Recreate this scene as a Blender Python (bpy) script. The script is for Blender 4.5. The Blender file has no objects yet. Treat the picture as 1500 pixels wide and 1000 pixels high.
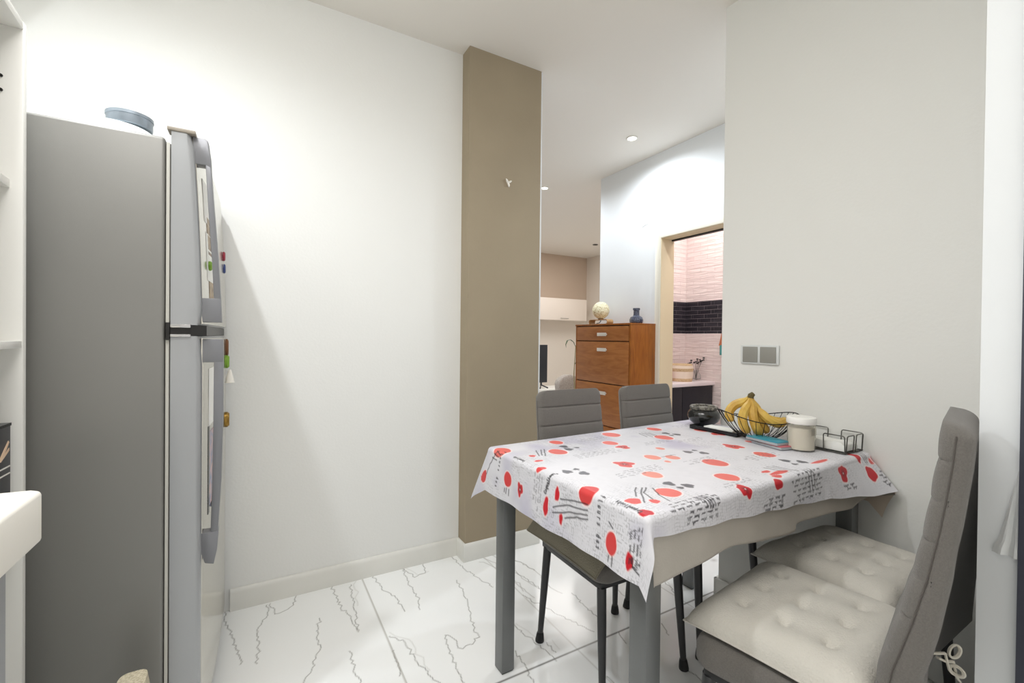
import bpy, bmesh, math, random
import numpy as np
from mathutils import Vector, Matrix
random.seed(7); rng = np.random.default_rng(5)
PI = math.pi
C = bpy.context.scene.collection

# ---------------------------------------------------------------- materials
def lin(c):
    c = c / 255.0
    return c / 12.92 if c <= 0.04045 else ((c + 0.055) / 1.055) ** 2.4
def L3(rgb): return tuple(lin(v) for v in rgb)
MATS = {}
def mat(name, rgb, rough=0.6, metal=0.0, spec=0.5, noise=0.0, nscale=8.0, bump=0.0, bscale=60.0, trans=0.0,
        stretch=(1, 1, 1), emit=None, estr=0.0, coat=0.0, sheen=0.0, rgb2=None, alpha=1.0, ior=1.45):
    m = bpy.data.materials.new(name); m.use_nodes = True
    nt = m.node_tree; nd = nt.nodes; lk = nt.links
    b = nd['Principled BSDF']
    col = L3(rgb) + (1,)
    b.inputs['Base Color'].default_value = col
    b.inputs['Roughness'].default_value = rough
    b.inputs['Metallic'].default_value = metal
    b.inputs['Specular IOR Level'].default_value = spec
    b.inputs['Transmission Weight'].default_value = trans
    b.inputs['Coat Weight'].default_value = coat
    b.inputs['Sheen Weight'].default_value = sheen
    b.inputs['Alpha'].default_value = alpha
    b.inputs['IOR'].default_value = ior
    tc = nd.new('ShaderNodeTexCoord'); mp = nd.new('ShaderNodeMapping')
    lk.new(tc.outputs['Object'], mp.inputs['Vector']); mp.inputs['Scale'].default_value = stretch
    if noise > 0 or rgb2:
        n = nd.new('ShaderNodeTexNoise'); n.inputs['Scale'].default_value = nscale; n.inputs['Detail'].default_value = 5
        lk.new(mp.outputs[0], n.inputs['Vector'])
        mx = nd.new('ShaderNodeMix'); mx.data_type = 'RGBA'
        c2 = L3(rgb2) if rgb2 else tuple(v * (1 - noise) for v in col[:3])
        mx.inputs[6].default_value = col; mx.inputs[7].default_value = tuple(c2) + (1,)
        rp = nd.new('ShaderNodeMapRange'); rp.inputs[1].default_value = 0.35; rp.inputs[2].default_value = 0.65
        lk.new(n.outputs['Fac'], rp.inputs[0]); lk.new(rp.outputs[0], mx.inputs[0])
        lk.new(mx.outputs[2], b.inputs['Base Color'])
    if bump > 0:
        n2 = nd.new('ShaderNodeTexNoise'); n2.inputs['Scale'].default_value = bscale; n2.inputs['Detail'].default_value = 4
        lk.new(mp.outputs[0], n2.inputs['Vector'])
        bp = nd.new('ShaderNodeBump'); bp.inputs['Strength'].default_value = bump; bp.inputs['Distance'].default_value = 0.01
        lk.new(n2.outputs['Fac'], bp.inputs['Height']); lk.new(bp.outputs[0], b.inputs['Normal'])
    if emit:
        b.inputs['Emission Color'].default_value = L3(emit) + (1,); b.inputs['Emission Strength'].default_value = estr
    MATS[name] = m
    return m

M_wall = mat('paint_offwhite', (234, 234, 231), 0.75, spec=0.25, bump=0.06, bscale=90)
M_wallr = mat('paint_right', (230, 230, 226), 0.75, spec=0.25, bump=0.05, bscale=90)
M_white = mat('paint_white', (234, 237, 239), 0.7, spec=0.25)
M_ceil = mat('ceiling_paint', (228, 224, 217), 0.85, spec=0.1)
M_taupe = mat('paint_taupe', (163, 150, 128), 0.7, spec=0.25, noise=0.06, nscale=3, bump=0.05, bscale=70)
M_taupe2 = mat('paint_taupe_living', (202, 184, 167), 0.75, spec=0.2)
M_cream = mat('paint_cream', (226, 218, 208), 0.75, spec=0.2)
M_base = mat('skirting', (230, 229, 223), 0.35, spec=0.4, noise=0.05, nscale=5)
M_fside = mat('fridge_side', (134, 133, 129), 0.42, metal=0.25, spec=0.5, bump=0.03, bscale=500, noise=0.05, nscale=2.5)
M_fdoor = mat('fridge_door_edge', (168, 170, 172), 0.36, metal=0.3, spec=0.5)
M_ffront = mat('fridge_door_front', (205, 202, 192), 0.16, metal=0.75, spec=0.5)
M_handle = mat('handle_grey', (128, 129, 133), 0.35, metal=0.3)
M_gask = mat('gasket', (120, 118, 112), 0.5)
M_dark = mat('dark_plastic', (28, 27, 26), 0.4)
M_chrome = mat('chrome', (190, 190, 190), 0.22, metal=1.0)
M_tleg = mat('table_leg_metal', (118, 120, 120), 0.38, metal=0.45, noise=0.05, nscale=12)
M_cleg = mat('chair_leg_metal', (66, 66, 67), 0.36, metal=0.5)
M_rubber = mat('rubber', (30, 30, 31), 0.6)
M_fab = mat('grey_velvet', (119, 115, 110), 0.92, spec=0.15, sheen=0.25, noise=0.16, nscale=330, bump=0.45, bscale=900)
M_pipe = mat('piping', (92, 88, 84), 0.85, spec=0.1)
M_cush = mat('cushion_cotton', (207, 203, 194), 0.95, spec=0.1, sheen=0.2, noise=0.05, nscale=12, bump=0.35, bscale=240)
M_cushk = mat('cushion_khaki', (150, 144, 128), 0.95, spec=0.1, noise=0.08, nscale=12, bump=0.35, bscale=240)
M_tie = mat('cushion_tie', (214, 209, 196), 0.9)
M_under = mat('felt_backing', (184, 178, 169), 0.9, spec=0.1, noise=0.05, nscale=14, bump=0.15, bscale=200)
M_laminate = mat('white_laminate', (238, 237, 232), 0.4, spec=0.4)
M_top = mat('white_worktop', (240, 236, 227), 0.45, spec=0.4)
M_switch = mat('switch_silver', (148, 147, 140), 0.4, metal=0.1)
M_frame = mat('switch_frame', (214, 217, 216), 0.3)
M_banana = mat('banana', (216, 182, 88), 0.5, rgb2=(196, 154, 66), nscale=30)
M_crown = mat('banana_crown', (92, 80, 46), 0.7)
M_wire = mat('black_wire', (26, 26, 26), 0.4, metal=0.4)
M_wireg = mat('grey_wire', (104, 103, 98), 0.3, metal=0.85)
M_pot = mat('black_glaze', (34, 35, 34), 0.16, spec=0.7, coat=0.4)
M_potrim = mat('pot_rim', (150, 146, 136), 0.5, rgb2=(60, 56, 52), nscale=90)
M_napkin = mat('paper_white', (240, 240, 236), 0.85)
M_teal = mat('teal_case', (58, 150, 172), 0.4)
M_silver = mat('silver_edge', (186, 190, 194), 0.3, metal=0.5)
M_pink = mat('pink_case', (214, 120, 128), 0.4)
M_darkgrey = mat('dark_navy', (64, 66, 78), 0.6)
M_black = mat('black_gloss', (30, 31, 34), 0.25)
M_carton = mat('carton_dark', (62, 62, 64), 0.45)
M_ink = mat('print_white', (225, 222, 216), 0.6)
M_tin = mat('tin_bluegrey', (150, 160, 170), 0.35, metal=0.5)
M_disc = mat('dish_white', (232, 238, 238), 0.3)
M_speck = mat('speckled_beige', (205, 196, 172), 0.8, rgb2=(170, 160, 136), nscale=90)
M_porc = mat('porcelain', (240, 236, 228), 0.4)
M_tv = mat('tv_black', (38, 42, 50), 0.35)
M_chairfab = mat('speckled_fabric', (196, 188, 180), 0.9, rgb2=(140, 132, 126), nscale=120)
M_leaf = mat('leaf', (74, 92, 62), 0.5)
M_stem = mat('stem', (150, 140, 100), 0.6)
M_terra = mat('planter', (210, 205, 196), 0.6)
M_wicker = mat('wicker', (226, 204, 166), 0.7, rgb2=(192, 160, 116), nscale=60, stretch=(1, 1, 6))
M_wickerw = mat('wicker_white', (240, 226, 208), 0.7)
M_glass = mat('clear_glass', (245, 248, 248), 0.03, trans=1.0, ior=1.4)
M_bluegl = mat('blue_grey_glass', (108, 114, 134), 0.12, spec=0.7, rgb2=(50, 54, 70), nscale=120)
M_dkvan = mat('vanity_dark', (30, 31, 40), 0.45, noise=0.25, nscale=40, stretch=(1, 1, 8))
M_marb = mat('counter_white', (236, 228, 230), 0.3)
M_orange = mat('orange_cloth', (196, 120, 84), 0.8)
M_tealcl = mat('teal_cloth', (84, 158, 156), 0.8)
M_red = mat('red_plastic', (190, 40, 60), 0.4)
M_bulb = mat('downlight_glow', (255, 250, 240), 0.5, emit=(255, 250, 240), estr=22)
M_ring = mat('downlight_ring', (235, 232, 225), 0.4)
M_ringdk = mat('downlight_off', (70, 68, 66), 0.4)
M_sheer = mat('sheer_white', (238, 240, 240), 0.8, alpha=0.78)
M_brass = mat('brass', (150, 118, 56), 0.35, metal=0.7)
M_mred = mat('magnet_red', (150, 40, 60), 0.5)
M_mblue = mat('magnet_blue', (40, 60, 120), 0.5)
M_mgreen = mat('magnet_green', (120, 160, 50), 0.5)
M_brown = mat('magnet_brown', (110, 70, 40), 0.6)
M_photo = mat('photo_pink', (214, 176, 168), 0.45, rgb2=(130, 150, 180), nscale=40)
M_photob = mat('photo_brown', (92, 66, 48), 0.45, rgb2=(180, 160, 130), nscale=30)
M_seam = mat('crack_grey', (120, 116, 108), 0.9)

def wood(name, c1, c2, scale, rough=0.38, axis=(1, 1, 9)):
    m = mat(name, c1, rough); nt = m.node_tree; nd = nt.nodes; lk = nt.links
    tc = nd.new('ShaderNodeTexCoord'); mp = nd.new('ShaderNodeMapping'); mp.inputs['Scale'].default_value = axis
    n = nd.new('ShaderNodeTexNoise'); n.inputs['Scale'].default_value = scale; n.inputs['Detail'].default_value = 8; n.inputs['Distortion'].default_value = 1.2
    cr = nd.new('ShaderNodeMix'); cr.data_type = 'RGBA'
    cr.inputs[6].default_value = L3(c1) + (1,); cr.inputs[7].default_value = L3(c2) + (1,)
    rp = nd.new('ShaderNodeMapRange'); rp.inputs[1].default_value = 0.3; rp.inputs[2].default_value = 0.7
    lk.new(tc.outputs['Object'], mp.inputs['Vector']); lk.new(mp.outputs[0], n.inputs['Vector'])
    lk.new(n.outputs['Fac'], rp.inputs[0]); lk.new(rp.outputs[0], cr.inputs[0]); lk.new(cr.outputs[2], nd['Principled BSDF'].inputs['Base Color'])
    return m
M_wood = wood('cherry_front', (172, 112, 60), (146, 88, 44), 5, axis=(1, 1, 6))
M_woods = wood('cherry_side', (156, 94, 32), (128, 70, 20), 5, axis=(6, 6, 1))
M_woodl = wood('pale_wood', (206, 170, 124), (186, 146, 98), 9, axis=(1, 1, 1))

def rattan():
    m = mat('globe_shade', (236, 226, 178), 0.5); nt = m.node_tree; nd = nt.nodes; lk = nt.links
    tc = nd.new('ShaderNodeTexCoord'); v = nd.new('ShaderNodeTexVoronoi'); v.inputs['Scale'].default_value = 70
    mx = nd.new('ShaderNodeMix'); mx.data_type = 'RGBA'
    mx.inputs[6].default_value = L3((190, 170, 110)) + (1,); mx.inputs[7].default_value = L3((244, 238, 206)) + (1,)
    rp = nd.new('ShaderNodeMapRange'); rp.inputs[1].default_value = 0.1; rp.inputs[2].default_value = 0.5
    lk.new(tc.outputs['Object'], v.inputs['Vector']); lk.new(v.outputs['Distance'], rp.inputs[0]); lk.new(rp.outputs[0], mx.inputs[0])
    bs = nd['Principled BSDF']; lk.new(mx.outputs[2], bs.inputs['Base Color'])
    bp = nd.new('ShaderNodeBump'); bp.inputs['Strength'].default_value = 0.8; bp.inputs['Distance'].default_value = 0.004
    lk.new(v.outputs['Distance'], bp.inputs['Height']); lk.new(bp.outputs[0], bs.inputs['Normal'])
    return m
M_globe = rattan()

def tile_mat():
    m = mat('bath_tile', (238, 226, 222), 0.3); nt = m.node_tree; nd = nt.nodes; lk = nt.links
    g = nd.new('ShaderNodeNewGeometry'); sp = nd.new('ShaderNodeSeparateXYZ'); lk.new(g.outputs['Position'], sp.inputs[0])
    add = nd.new('ShaderNodeMath'); add.operation = 'ADD'; lk.new(sp.outputs[0], add.inputs[0]); lk.new(sp.outputs[1], add.inputs[1])
    cb = nd.new('ShaderNodeCombineXYZ'); lk.new(add.outputs[0], cb.inputs[0]); lk.new(sp.outputs[2], cb.inputs[1])
    def brick(c1, c2, mo, bw, rh, ms, off=0.5):
        br = nd.new('ShaderNodeTexBrick'); lk.new(cb.outputs[0], br.inputs['Vector'])
        br.inputs['Color1'].default_value = L3(c1) + (1,); br.inputs['Color2'].default_value = L3(c2) + (1,); br.inputs['Mortar'].default_value = L3(mo) + (1,)
        br.inputs['Scale'].default_value = 1.0; br.inputs['Brick Width'].default_value = bw; br.inputs['Row Height'].default_value = rh
        br.inputs['Mortar Size'].default_value = ms; br.inputs['Mortar Smooth'].default_value = 0.8; br.offset = off
        return br
    b1 = brick((240, 228, 224), (234, 219, 216), (222, 205, 202), 0.16, 0.042, 0.003)
    b2 = brick((36, 34, 42), (52, 49, 56), (150, 140, 144), 0.15, 0.042, 0.0016)
    # raised wave relief of the pale tiles
    w = nd.new('ShaderNodeTexNoise'); w.inputs['Scale'].default_value = 14; w.inputs['Detail'].default_value = 1
    mp = nd.new('ShaderNodeMapping'); mp.inputs['Scale'].default_value = (0.45, 3.2, 1); lk.new(cb.outputs[0], mp.inputs['Vector']); lk.new(mp.outputs[0], w.inputs['Vector'])
    bp = nd.new('ShaderNodeBump'); bp.inputs['Strength'].default_value = 0.45; bp.inputs['Distance'].default_value = 0.02
    mul = nd.new('ShaderNodeMath'); mul.operation = 'SUBTRACT'; lk.new(w.outputs['Fac'], mul.inputs[0]); lk.new(b1.outputs['Fac'], mul.inputs[1])
    lk.new(mul.outputs[0], bp.inputs['Height'])
    lt = nd.new('ShaderNodeMath'); lt.operation = 'GREATER_THAN'; lt.inputs[1].default_value = 1.235; lk.new(sp.outputs[2], lt.inputs[0])
    gt = nd.new('ShaderNodeMath'); gt.operation = 'LESS_THAN'; gt.inputs[1].default_value = 1.56; lk.new(sp.outputs[2], gt.inputs[0])
    an = nd.new('ShaderNodeMath'); an.operation = 'MULTIPLY'; lk.new(lt.outputs[0], an.inputs[0]); lk.new(gt.outputs[0], an.inputs[1])
    mx = nd.new('ShaderNodeMix'); mx.data_type = 'RGBA'; lk.new(an.outputs[0], mx.inputs[0]); lk.new(b1.outputs['Color'], mx.inputs[6]); lk.new(b2.outputs['Color'], mx.inputs[7])
    bs = nd['Principled BSDF']; lk.new(mx.outputs[2], bs.inputs['Base Color']); lk.new(bp.outputs[0], bs.inputs['Normal'])
    return m
M_tile = tile_mat()

def attr_mat(name, rough, spec, coat=0.0, crough=0.1):
    m = mat(name, (230, 230, 230), rough, spec=spec, coat=coat); nt = m.node_tree; nd = nt.nodes; lk = nt.links
    a = nd.new('ShaderNodeVertexColor'); a.layer_name = 'col'
    lk.new(a.outputs[0], nd['Principled BSDF'].inputs['Base Color'])
    nd['Principled BSDF'].inputs['Coat Roughness'].default_value = crough
    return m
M_floor = attr_mat('marble_tile', 0.11, 0.5)
M_cloth = attr_mat('printed_oilcloth', 0.42, 0.4)
_nt = M_cloth.node_tree; _b = _nt.nodes['Principled BSDF']; _a = [n for n in _nt.nodes if n.type == 'VERTEX_COLOR'][0]
_g = _nt.nodes.new('ShaderNodeNewGeometry'); _m = _nt.nodes.new('ShaderNodeMix'); _m.data_type = 'RGBA'
_nt.links.new(_g.outputs['Backfacing'], _m.inputs[0]); _nt.links.new(_a.outputs[0], _m.inputs[6]); _m.inputs[7].default_value = L3((214, 200, 186)) + (1,)
_nt.links.new(_m.outputs[2], _b.inputs['Base Color'])

# ---------------------------------------------------------------- mesh helpers
def link(o, parent=None):
    C.objects.link(o)
    if parent is not None: o.parent = parent
    return o
def finish(me, smooth, angle=35):
    if smooth:
        me.polygons.foreach_set('use_smooth', [True] * len(me.polygons))
        try: me.set_sharp_from_angle(angle=math.radians(angle))
        except Exception: pass
    me.update()
class MB:
    def __init__(s): s.v = []; s.f = []
    def add(s, vs, fs):
        n = len(s.v); s.v += [tuple(p) for p in vs]; s.f += [tuple(i + n for i in f) for f in fs]; return s
    def box(s, x0, x1, y0, y1, z0, z1):
        x0, x1 = sorted((x0, x1)); y0, y1 = sorted((y0, y1)); z0, z1 = sorted((z0, z1))
        vs = [(x0, y0, z0), (x1, y0, z0), (x1, y1, z0), (x0, y1, z0), (x0, y0, z1), (x1, y0, z1), (x1, y1, z1), (x0, y1, z1)]
        return s.add(vs, [(0, 3, 2, 1), (4, 5, 6, 7), (0, 1, 5, 4), (1, 2, 6, 5), (2, 3, 7, 6), (3, 0, 4, 7)])
    def prism(s, poly, ax, a, b):
        # poly: 2-D points; ax 'x','y','z' is the extrusion axis
        def P(u, v, w): return {'x': (w, u, v), 'y': (u, w, v), 'z': (u, v, w)}[ax]
        n = len(poly); vs = [P(u, v, a) for u, v in poly] + [P(u, v, b) for u, v in poly]
        fs = [tuple(range(n))[::-1], tuple(range(n, 2 * n))] + [(i, (i + 1) % n, n + (i + 1) % n, n + i) for i in range(n)]
        return s.add(vs, fs)
    def tube(s, pts, r, n=10, closed=False, caps=True, flat=1.0):
        pts = [Vector(p) for p in pts]; m = len(pts); rs = r if isinstance(r, (list, tuple)) else [r] * m
        up = Vector((0, 0, 1)); vs = []; prev = None
        for i, p in enumerate(pts):
            if closed: t = (pts[(i + 1) % m] - pts[i - 1])
            else: t = pts[min(i + 1, m - 1)] - pts[max(i - 1, 0)]
            t.normalize()
            if prev is None:
                a = t.cross(up)
                if a.length < 1e-3: a = t.cross(Vector((1, 0, 0)))
            else: a = prev - t * prev.dot(t)
            a.normalize(); prev = a; b = t.cross(a)
            for k in range(n):
                th = 2 * PI * k / n; vs.append(p + (a * math.cos(th) + b * math.sin(th) * flat) * rs[i])
        fs = []
        for i in range(m if closed else m - 1):
            j = (i + 1) % m
            for k in range(n): fs.append((i * n + k, i * n + (k + 1) % n, j * n + (k + 1) % n, j * n + k))
        if caps and not closed: fs += [tuple(range(n))[::-1], tuple(range((m - 1) * n, m * n))]
        return s.add(vs, fs)
    def lathe(s, prof, c=(0, 0, 0), n=32):
        vs = []; m = len(prof)
        for r, z in prof:
            for k in range(n):
                th = 2 * PI * k / n; vs.append((c[0] + r * math.cos(th), c[1] + r * math.sin(th), c[2] + z))
        fs = [(i * n + k, i * n + (k + 1) % n, (i + 1) * n + (k + 1) % n, (i + 1) * n + k) for i in range(m - 1) for k in range(n)]
        if prof[0][0] > 1e-6: fs.append(tuple(range(n))[::-1])
        if prof[-1][0] > 1e-6: fs.append(tuple(range((m - 1) * n, m * n)))
        return s.add(vs, fs)
    def loops(s, loops, closed=True, caps=True):
        n = len(loops[0]); vs = [p for l in loops for p in l]; fs = []
        for i in range(len(loops) - 1):
            for k in range(n if closed else n - 1): fs.append((i * n + k, i * n + (k + 1) % n, (i + 1) * n + (k + 1) % n, (i + 1) * n + k))
        if caps and closed: fs += [tuple(range(n))[::-1], tuple(range((len(loops) - 1) * n, len(loops) * n))]
        return s.add(vs, fs)
    def xf(s, M):
        s.v = [tuple(M @ Vector(p)) for p in s.v]; return s
    def build(s, name, m, parent=None, bevel=0.0, seg=2, smooth=True, weld=False, angle=35):
        me = bpy.data.meshes.new(name); me.from_pydata(s.v, [], s.f)
        if bevel > 0 or weld:
            bm = bmesh.new(); bm.from_mesh(me)
            if weld: bmesh.ops.remove_doubles(bm, verts=bm.verts, dist=1e-5)
            if bevel > 0:
                es = [e for e in bm.edges if len(e.link_faces) == 2 and e.calc_face_angle(0) > 0.6]
                bmesh.ops.bevel(bm, geom=es, offset=bevel, segments=seg, affect='EDGES', profile=0.5)
            bmesh.ops.recalc_face_normals(bm, faces=bm.faces); bm.to_mesh(me); bm.free()
        else:
            bm = bmesh.new(); bm.from_mesh(me); bmesh.ops.recalc_face_normals(bm, faces=bm.faces); bm.to_mesh(me); bm.free()
        me.materials.append(m); finish(me, smooth, angle)
        return link(bpy.data.objects.new(name, me), parent)
def thing(name, label, cat, loc=(0, 0, 0), rz=0.0, group=None):
    o = bpy.data.objects.new(name, None); C.objects.link(o); o.location = loc; o.rotation_euler = (0, 0, rz); o.empty_display_size = 0.1
    tag(o, label, cat, group); return o
def tag(o, label, cat, group=None):
    o['label'] = label; o['category'] = cat
    if group: o['group'] = group
    return o
def struct(o): o['kind'] = 'structure'; return o
def dup(root, loc, rz, label, group=None):
    r = root.copy(); C.objects.link(r); r.location = loc; r.rotation_euler = (0, 0, rz); r['label'] = label
    if group: r['group'] = group
    for ch in list(root.children):
        c = ch.copy(); C.objects.link(c); c.parent = r
        for g in list(ch.children):
            d = g.copy(); C.objects.link(d); d.parent = c
    return r
def sbox(name, m, *a, bevel=0.0): return struct(MB().box(*a).build(name, m, bevel=bevel, smooth=bevel > 0))

# ---------------------------------------------------------------- camera
cam = bpy.data.cameras.new('camera'); co = bpy.data.objects.new('camera', cam); C.objects.link(co)
f_px, yaw, pit, rol, H = 651.177, math.radians(29.66847), math.radians(-.443237), math.radians(.612947), 1.17
F = Vector((math.sin(yaw) * math.cos(pit), math.cos(yaw) * math.cos(pit), math.sin(pit)))
r0 = Vector((math.cos(yaw), -math.sin(yaw), 0)); u0 = r0.cross(F)
R_ = r0 * math.cos(rol) + u0 * math.sin(rol); U_ = -r0 * math.sin(rol) + u0 * math.cos(rol)
co.matrix_world = Matrix(((R_.x, U_.x, -F.x, 0), (R_.y, U_.y, -F.y, 0), (R_.z, U_.z, -F.z, H), (0, 0, 0, 1)))
cam.sensor_width = 36; cam.lens = f_px * 36 / 1500; cam.clip_start = 0.05
bpy.context.scene.camera = co

# ---------------------------------------------------------------- floor (marble tiles, veins in a colour attribute)
ZC = 2.685
VE = [[(-0.117, 2.224), (-0.103, 2.09), (-0.082, 2.032), (-0.07, 1.959), (-0.057, 1.89), (-0.051, 1.837)], [(0.042, 2.192), (0.033, 2.089), (0.009, 2.053), (0.004, 1.898), (0.002, 1.812)], [(0.042, 2.192), (0.059, 2.138), (0.071, 2.1), (0.105, 2.113), (0.143, 2.137), (0.151, 2.221)], [(0.231, 1.991), (0.206, 1.897), (0.204, 1.788), (0.172, 1.706), (0.157, 1.678), (0.138, 1.636)], [(0.301, 2.215), (0.315, 2.015), (0.341, 1.921), (0.349, 1.818)], [(0.385, 2.189), (0.362, 1.99), (0.353, 1.826)], [(0.303, 1.725), (0.3, 1.617), (0.305, 1.544)], [(0.643, 2.227), (0.627, 2.057), (0.627, 1.931), (0.607, 1.839)], [(0.645, 2.211), (0.668, 2.103), (0.732, 2.119), (0.75, 2.224)], [(0.489, 2.222), (0.505, 2.078), (0.541, 1.978), (0.548, 1.86)], [(0.448, 1.741), (0.489, 1.683), (0.499, 1.585), (0.515, 1.481), (0.541, 1.414)], [(0.447, 1.654), (0.428, 1.511)], [(0.832, 1.98), (0.821, 1.856), (0.805, 1.775), (0.776, 1.683), (0.752, 1.597), (0.752, 1.565), (0.703, 1.535), (0.666, 1.534), (0.661, 1.624), (0.643, 1.634)], [(0.643, 1.634), (0.619, 1.519), (0.613, 1.427), (0.611, 1.375)], [(0.896, 2.211), (0.921, 2.002), (0.954, 1.879), (0.961, 1.843)], [(1.124, 1.906), (1.141, 1.811), (1.146, 1.729)], [(1.182, 2.014), (1.215, 1.879)], [(0.909, 1.56), (0.936, 1.407), (0.945, 1.308)], [(1.047, 1.72), (1.091, 1.591), (1.127, 1.491), (1.171, 1.368)], [(1.26, 1.628), (1.248, 1.505), (1.25, 1.398)], [(0.837, 1.419), (0.831, 1.355), (0.82, 1.295), (0.818, 1.261)], [(0.969, 1.41), (0.971, 1.345)], [(1.255, 1.322), (1.235, 1.256)], [(1.45, 1.278), (1.419, 1.209)], [(1.326, 1.052), (1.33, 1.014), (1.325, 0.982)], [(1.048, 1.169), (1.058, 1.129)], [(1.728, 1.527), (1.674, 1.39)]]
def rough_line(pl, step=0.02, amp=0.006):
    out = []
    for (x0, y0), (x1, y1) in zip(pl[:-1], pl[1:]):
        n = max(1, int(math.hypot(x1 - x0, y1 - y0) / step))
        for k in range(n):
            t = k / n; out.append((x0 + (x1 - x0) * t + random.uniform(-amp, amp), y0 + (y1 - y0) * t + random.uniform(-amp, amp)))
    out.append(pl[-1]); return out
def seg_paint(X, Y, col, pl, w, rgb, alpha=1.0, soft=0.002):
    """lay a stroke of colour along a polyline over the vertices (X,Y)"""
    P = np.array(pl); lo = P.min(0) - w - soft - .003; hi = P.max(0) + w + soft + .003
    idx = np.nonzero((X > lo[0]) & (X < hi[0]) & (Y > lo[1]) & (Y < hi[1]))[0]
    if len(idx) == 0: return
    x = X[idx]; y = Y[idx]; d = np.full(len(idx), 9.0)
    for a, b in zip(P[:-1], P[1:]):
        ab = b - a; L = ab @ ab + 1e-12
        t = np.clip(((x - a[0]) * ab[0] + (y - a[1]) * ab[1]) / L, 0, 1)
        d = np.minimum(d, np.hypot(x - a[0] - t * ab[0], y - a[1] - t * ab[1]))
    al = np.clip((w + soft - d) / soft, 0, 1) * alpha
    col[idx, :3] = col[idx, :3] * (1 - al[:, None]) + np.array(L3(rgb)) * al[:, None]
def vnoise(X, Y, sc, seed=0):
    g = np.random.default_rng(seed).random((64, 64)); x = X * sc; y = Y * sc
    xi = np.floor(x).astype(int); yi = np.floor(y).astype(int); fx = x - xi; fy = y - yi
    fx = fx * fx * (3 - 2 * fx); fy = fy * fy * (3 - 2 * fy)
    a = g[xi % 64, yi % 64]; b = g[(xi + 1) % 64, yi % 64]; c = g[xi % 64, (yi + 1) % 64]; d = g[(xi + 1) % 64, (yi + 1) % 64]
    return (a * (1 - fx) + b * fx) * (1 - fy) + (c * (1 - fx) + d * fx) * fy
def grid_obj(name, Xp, Yp, Zp, col, m, parent=None):
    """Xp,Yp,Zp: (n,m) arrays"""
    n, k = Xp.shape; me = bpy.data.meshes.new(name)
    co_ = np.stack([Xp, Yp, Zp], -1).reshape(-1, 3).astype(np.float32)
    i, j = np.meshgrid(np.arange(n - 1), np.arange(k - 1), indexing='ij'); a = (i * k + j).ravel()
    q = np.stack([a, a + k, a + k + 1, a + 1], 1).astype(np.int32)
    me.vertices.add(len(co_)); me.vertices.foreach_set('co', co_.ravel())
    me.loops.add(q.size); me.loops.foreach_set('vertex_index', q.ravel())
    me.polygons.add(len(q)); me.polygons.foreach_set('loop_start', np.arange(0, q.size, 4, dtype=np.int32))
    try: me.polygons.foreach_set('loop_total', np.full(len(q), 4, dtype=np.int32))
    except Exception: pass
    me.update(calc_edges=True); me.validate()
    if col is not None:
        at = me.color_attributes.new('col', 'FLOAT_COLOR', 'POINT'); at.data.foreach_set('color', col.astype(np.float32).ravel())
    me.polygons.foreach_set('use_smooth', np.ones(len(me.polygons), dtype=bool)); me.materials.append(m)
    return link(bpy.data.objects.new(name, me), parent)

xs = np.concatenate([[-2.2, -1.5, -1.0, -.6], np.arange(-.22, 1.95, .0038), np.arange(1.96, 3.0, .03), [3.3, 3.7, 4.1, 4.6, 5.1, 5.7]])
ys = np.concatenate([[-2.6, -1.5, -.5, .2, .5], np.arange(.7, 2.26, .0038), np.arange(2.28, 3.2, .03), [3.4, 3.8, 4.3, 5, 5.8, 6.9]])
GX, GY = np.meshgrid(xs, ys, indexing='ij'); X = GX.ravel(); Y = GY.ravel()
col = np.ones((len(X), 4)); base = np.array(L3((246, 247, 246)))
mott = vnoise(X, Y, 2.3, 3) * .6 + vnoise(X, Y, 6, 4) * .4
col[:, :3] = base * (0.97 + 0.03 * mott[:, None])
for pl in VE:
    seg_paint(X, Y, col, rough_line(pl, .014, .0075), 0.0003, (118, 116, 110), 0.78, 0.0028)
    off = random.uniform(.012, .022)
    if random.random() < .35: seg_paint(X, Y, col, rough_line([(x + off, y + off * .4) for x, y in pl[:max(2, len(pl) - 1)]], step=.03, amp=.012), 0.0, (168, 166, 158), 0.35, 0.004)
for k in range(22):   # fainter veins in the tiles further back and to the right
    x, y = random.uniform(.9, 3.0), random.uniform(.9, 3.2); pl = [(x, y)]
    for _ in range(5): x += random.uniform(-.03, .05); y -= random.uniform(.05, .12); pl.append((x, y))
    seg_paint(X, Y, col, rough_line(pl), 0.0006, (160, 158, 152), 0.55, 0.004)
for gx in (-.17, .44, 1.05, 1.66, 2.27, 2.88): seg_paint(X, Y, col, [(gx, -2.6), (gx, 6.9)], .0006, (150, 145, 134), .7 if gx < 1 else .4, .0045)
for gy in (.10, 1.32, 2.54, 3.76): seg_paint(X, Y, col, [(-2.2, gy), (5.7, gy)], .0010, (84, 80, 74), .9, .0045)
fl = grid_obj('floor', GX, GY, np.zeros_like(GX), col, M_floor); struct(fl)

# ---------------------------------------------------------------- shell
sbox('ceiling', M_ceil, -2.2, 5.7, -2.6, 6.9, ZC, ZC + .12)
sbox('wall_back', M_wall, -.85, .95, 2.221, 2.40, 0, ZC)
sbox('wall_pillar', M_taupe, .944, 1.388, 2.13, 2.398, 0, ZC)
sbox('wall_pillar_return', M_white, 1.388, 1.400, 2.135, 2.40, 0, ZC)
sbox('wall_left', M_wall, -.95, -.85, -2.6, 2.40, 0, ZC)
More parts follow.
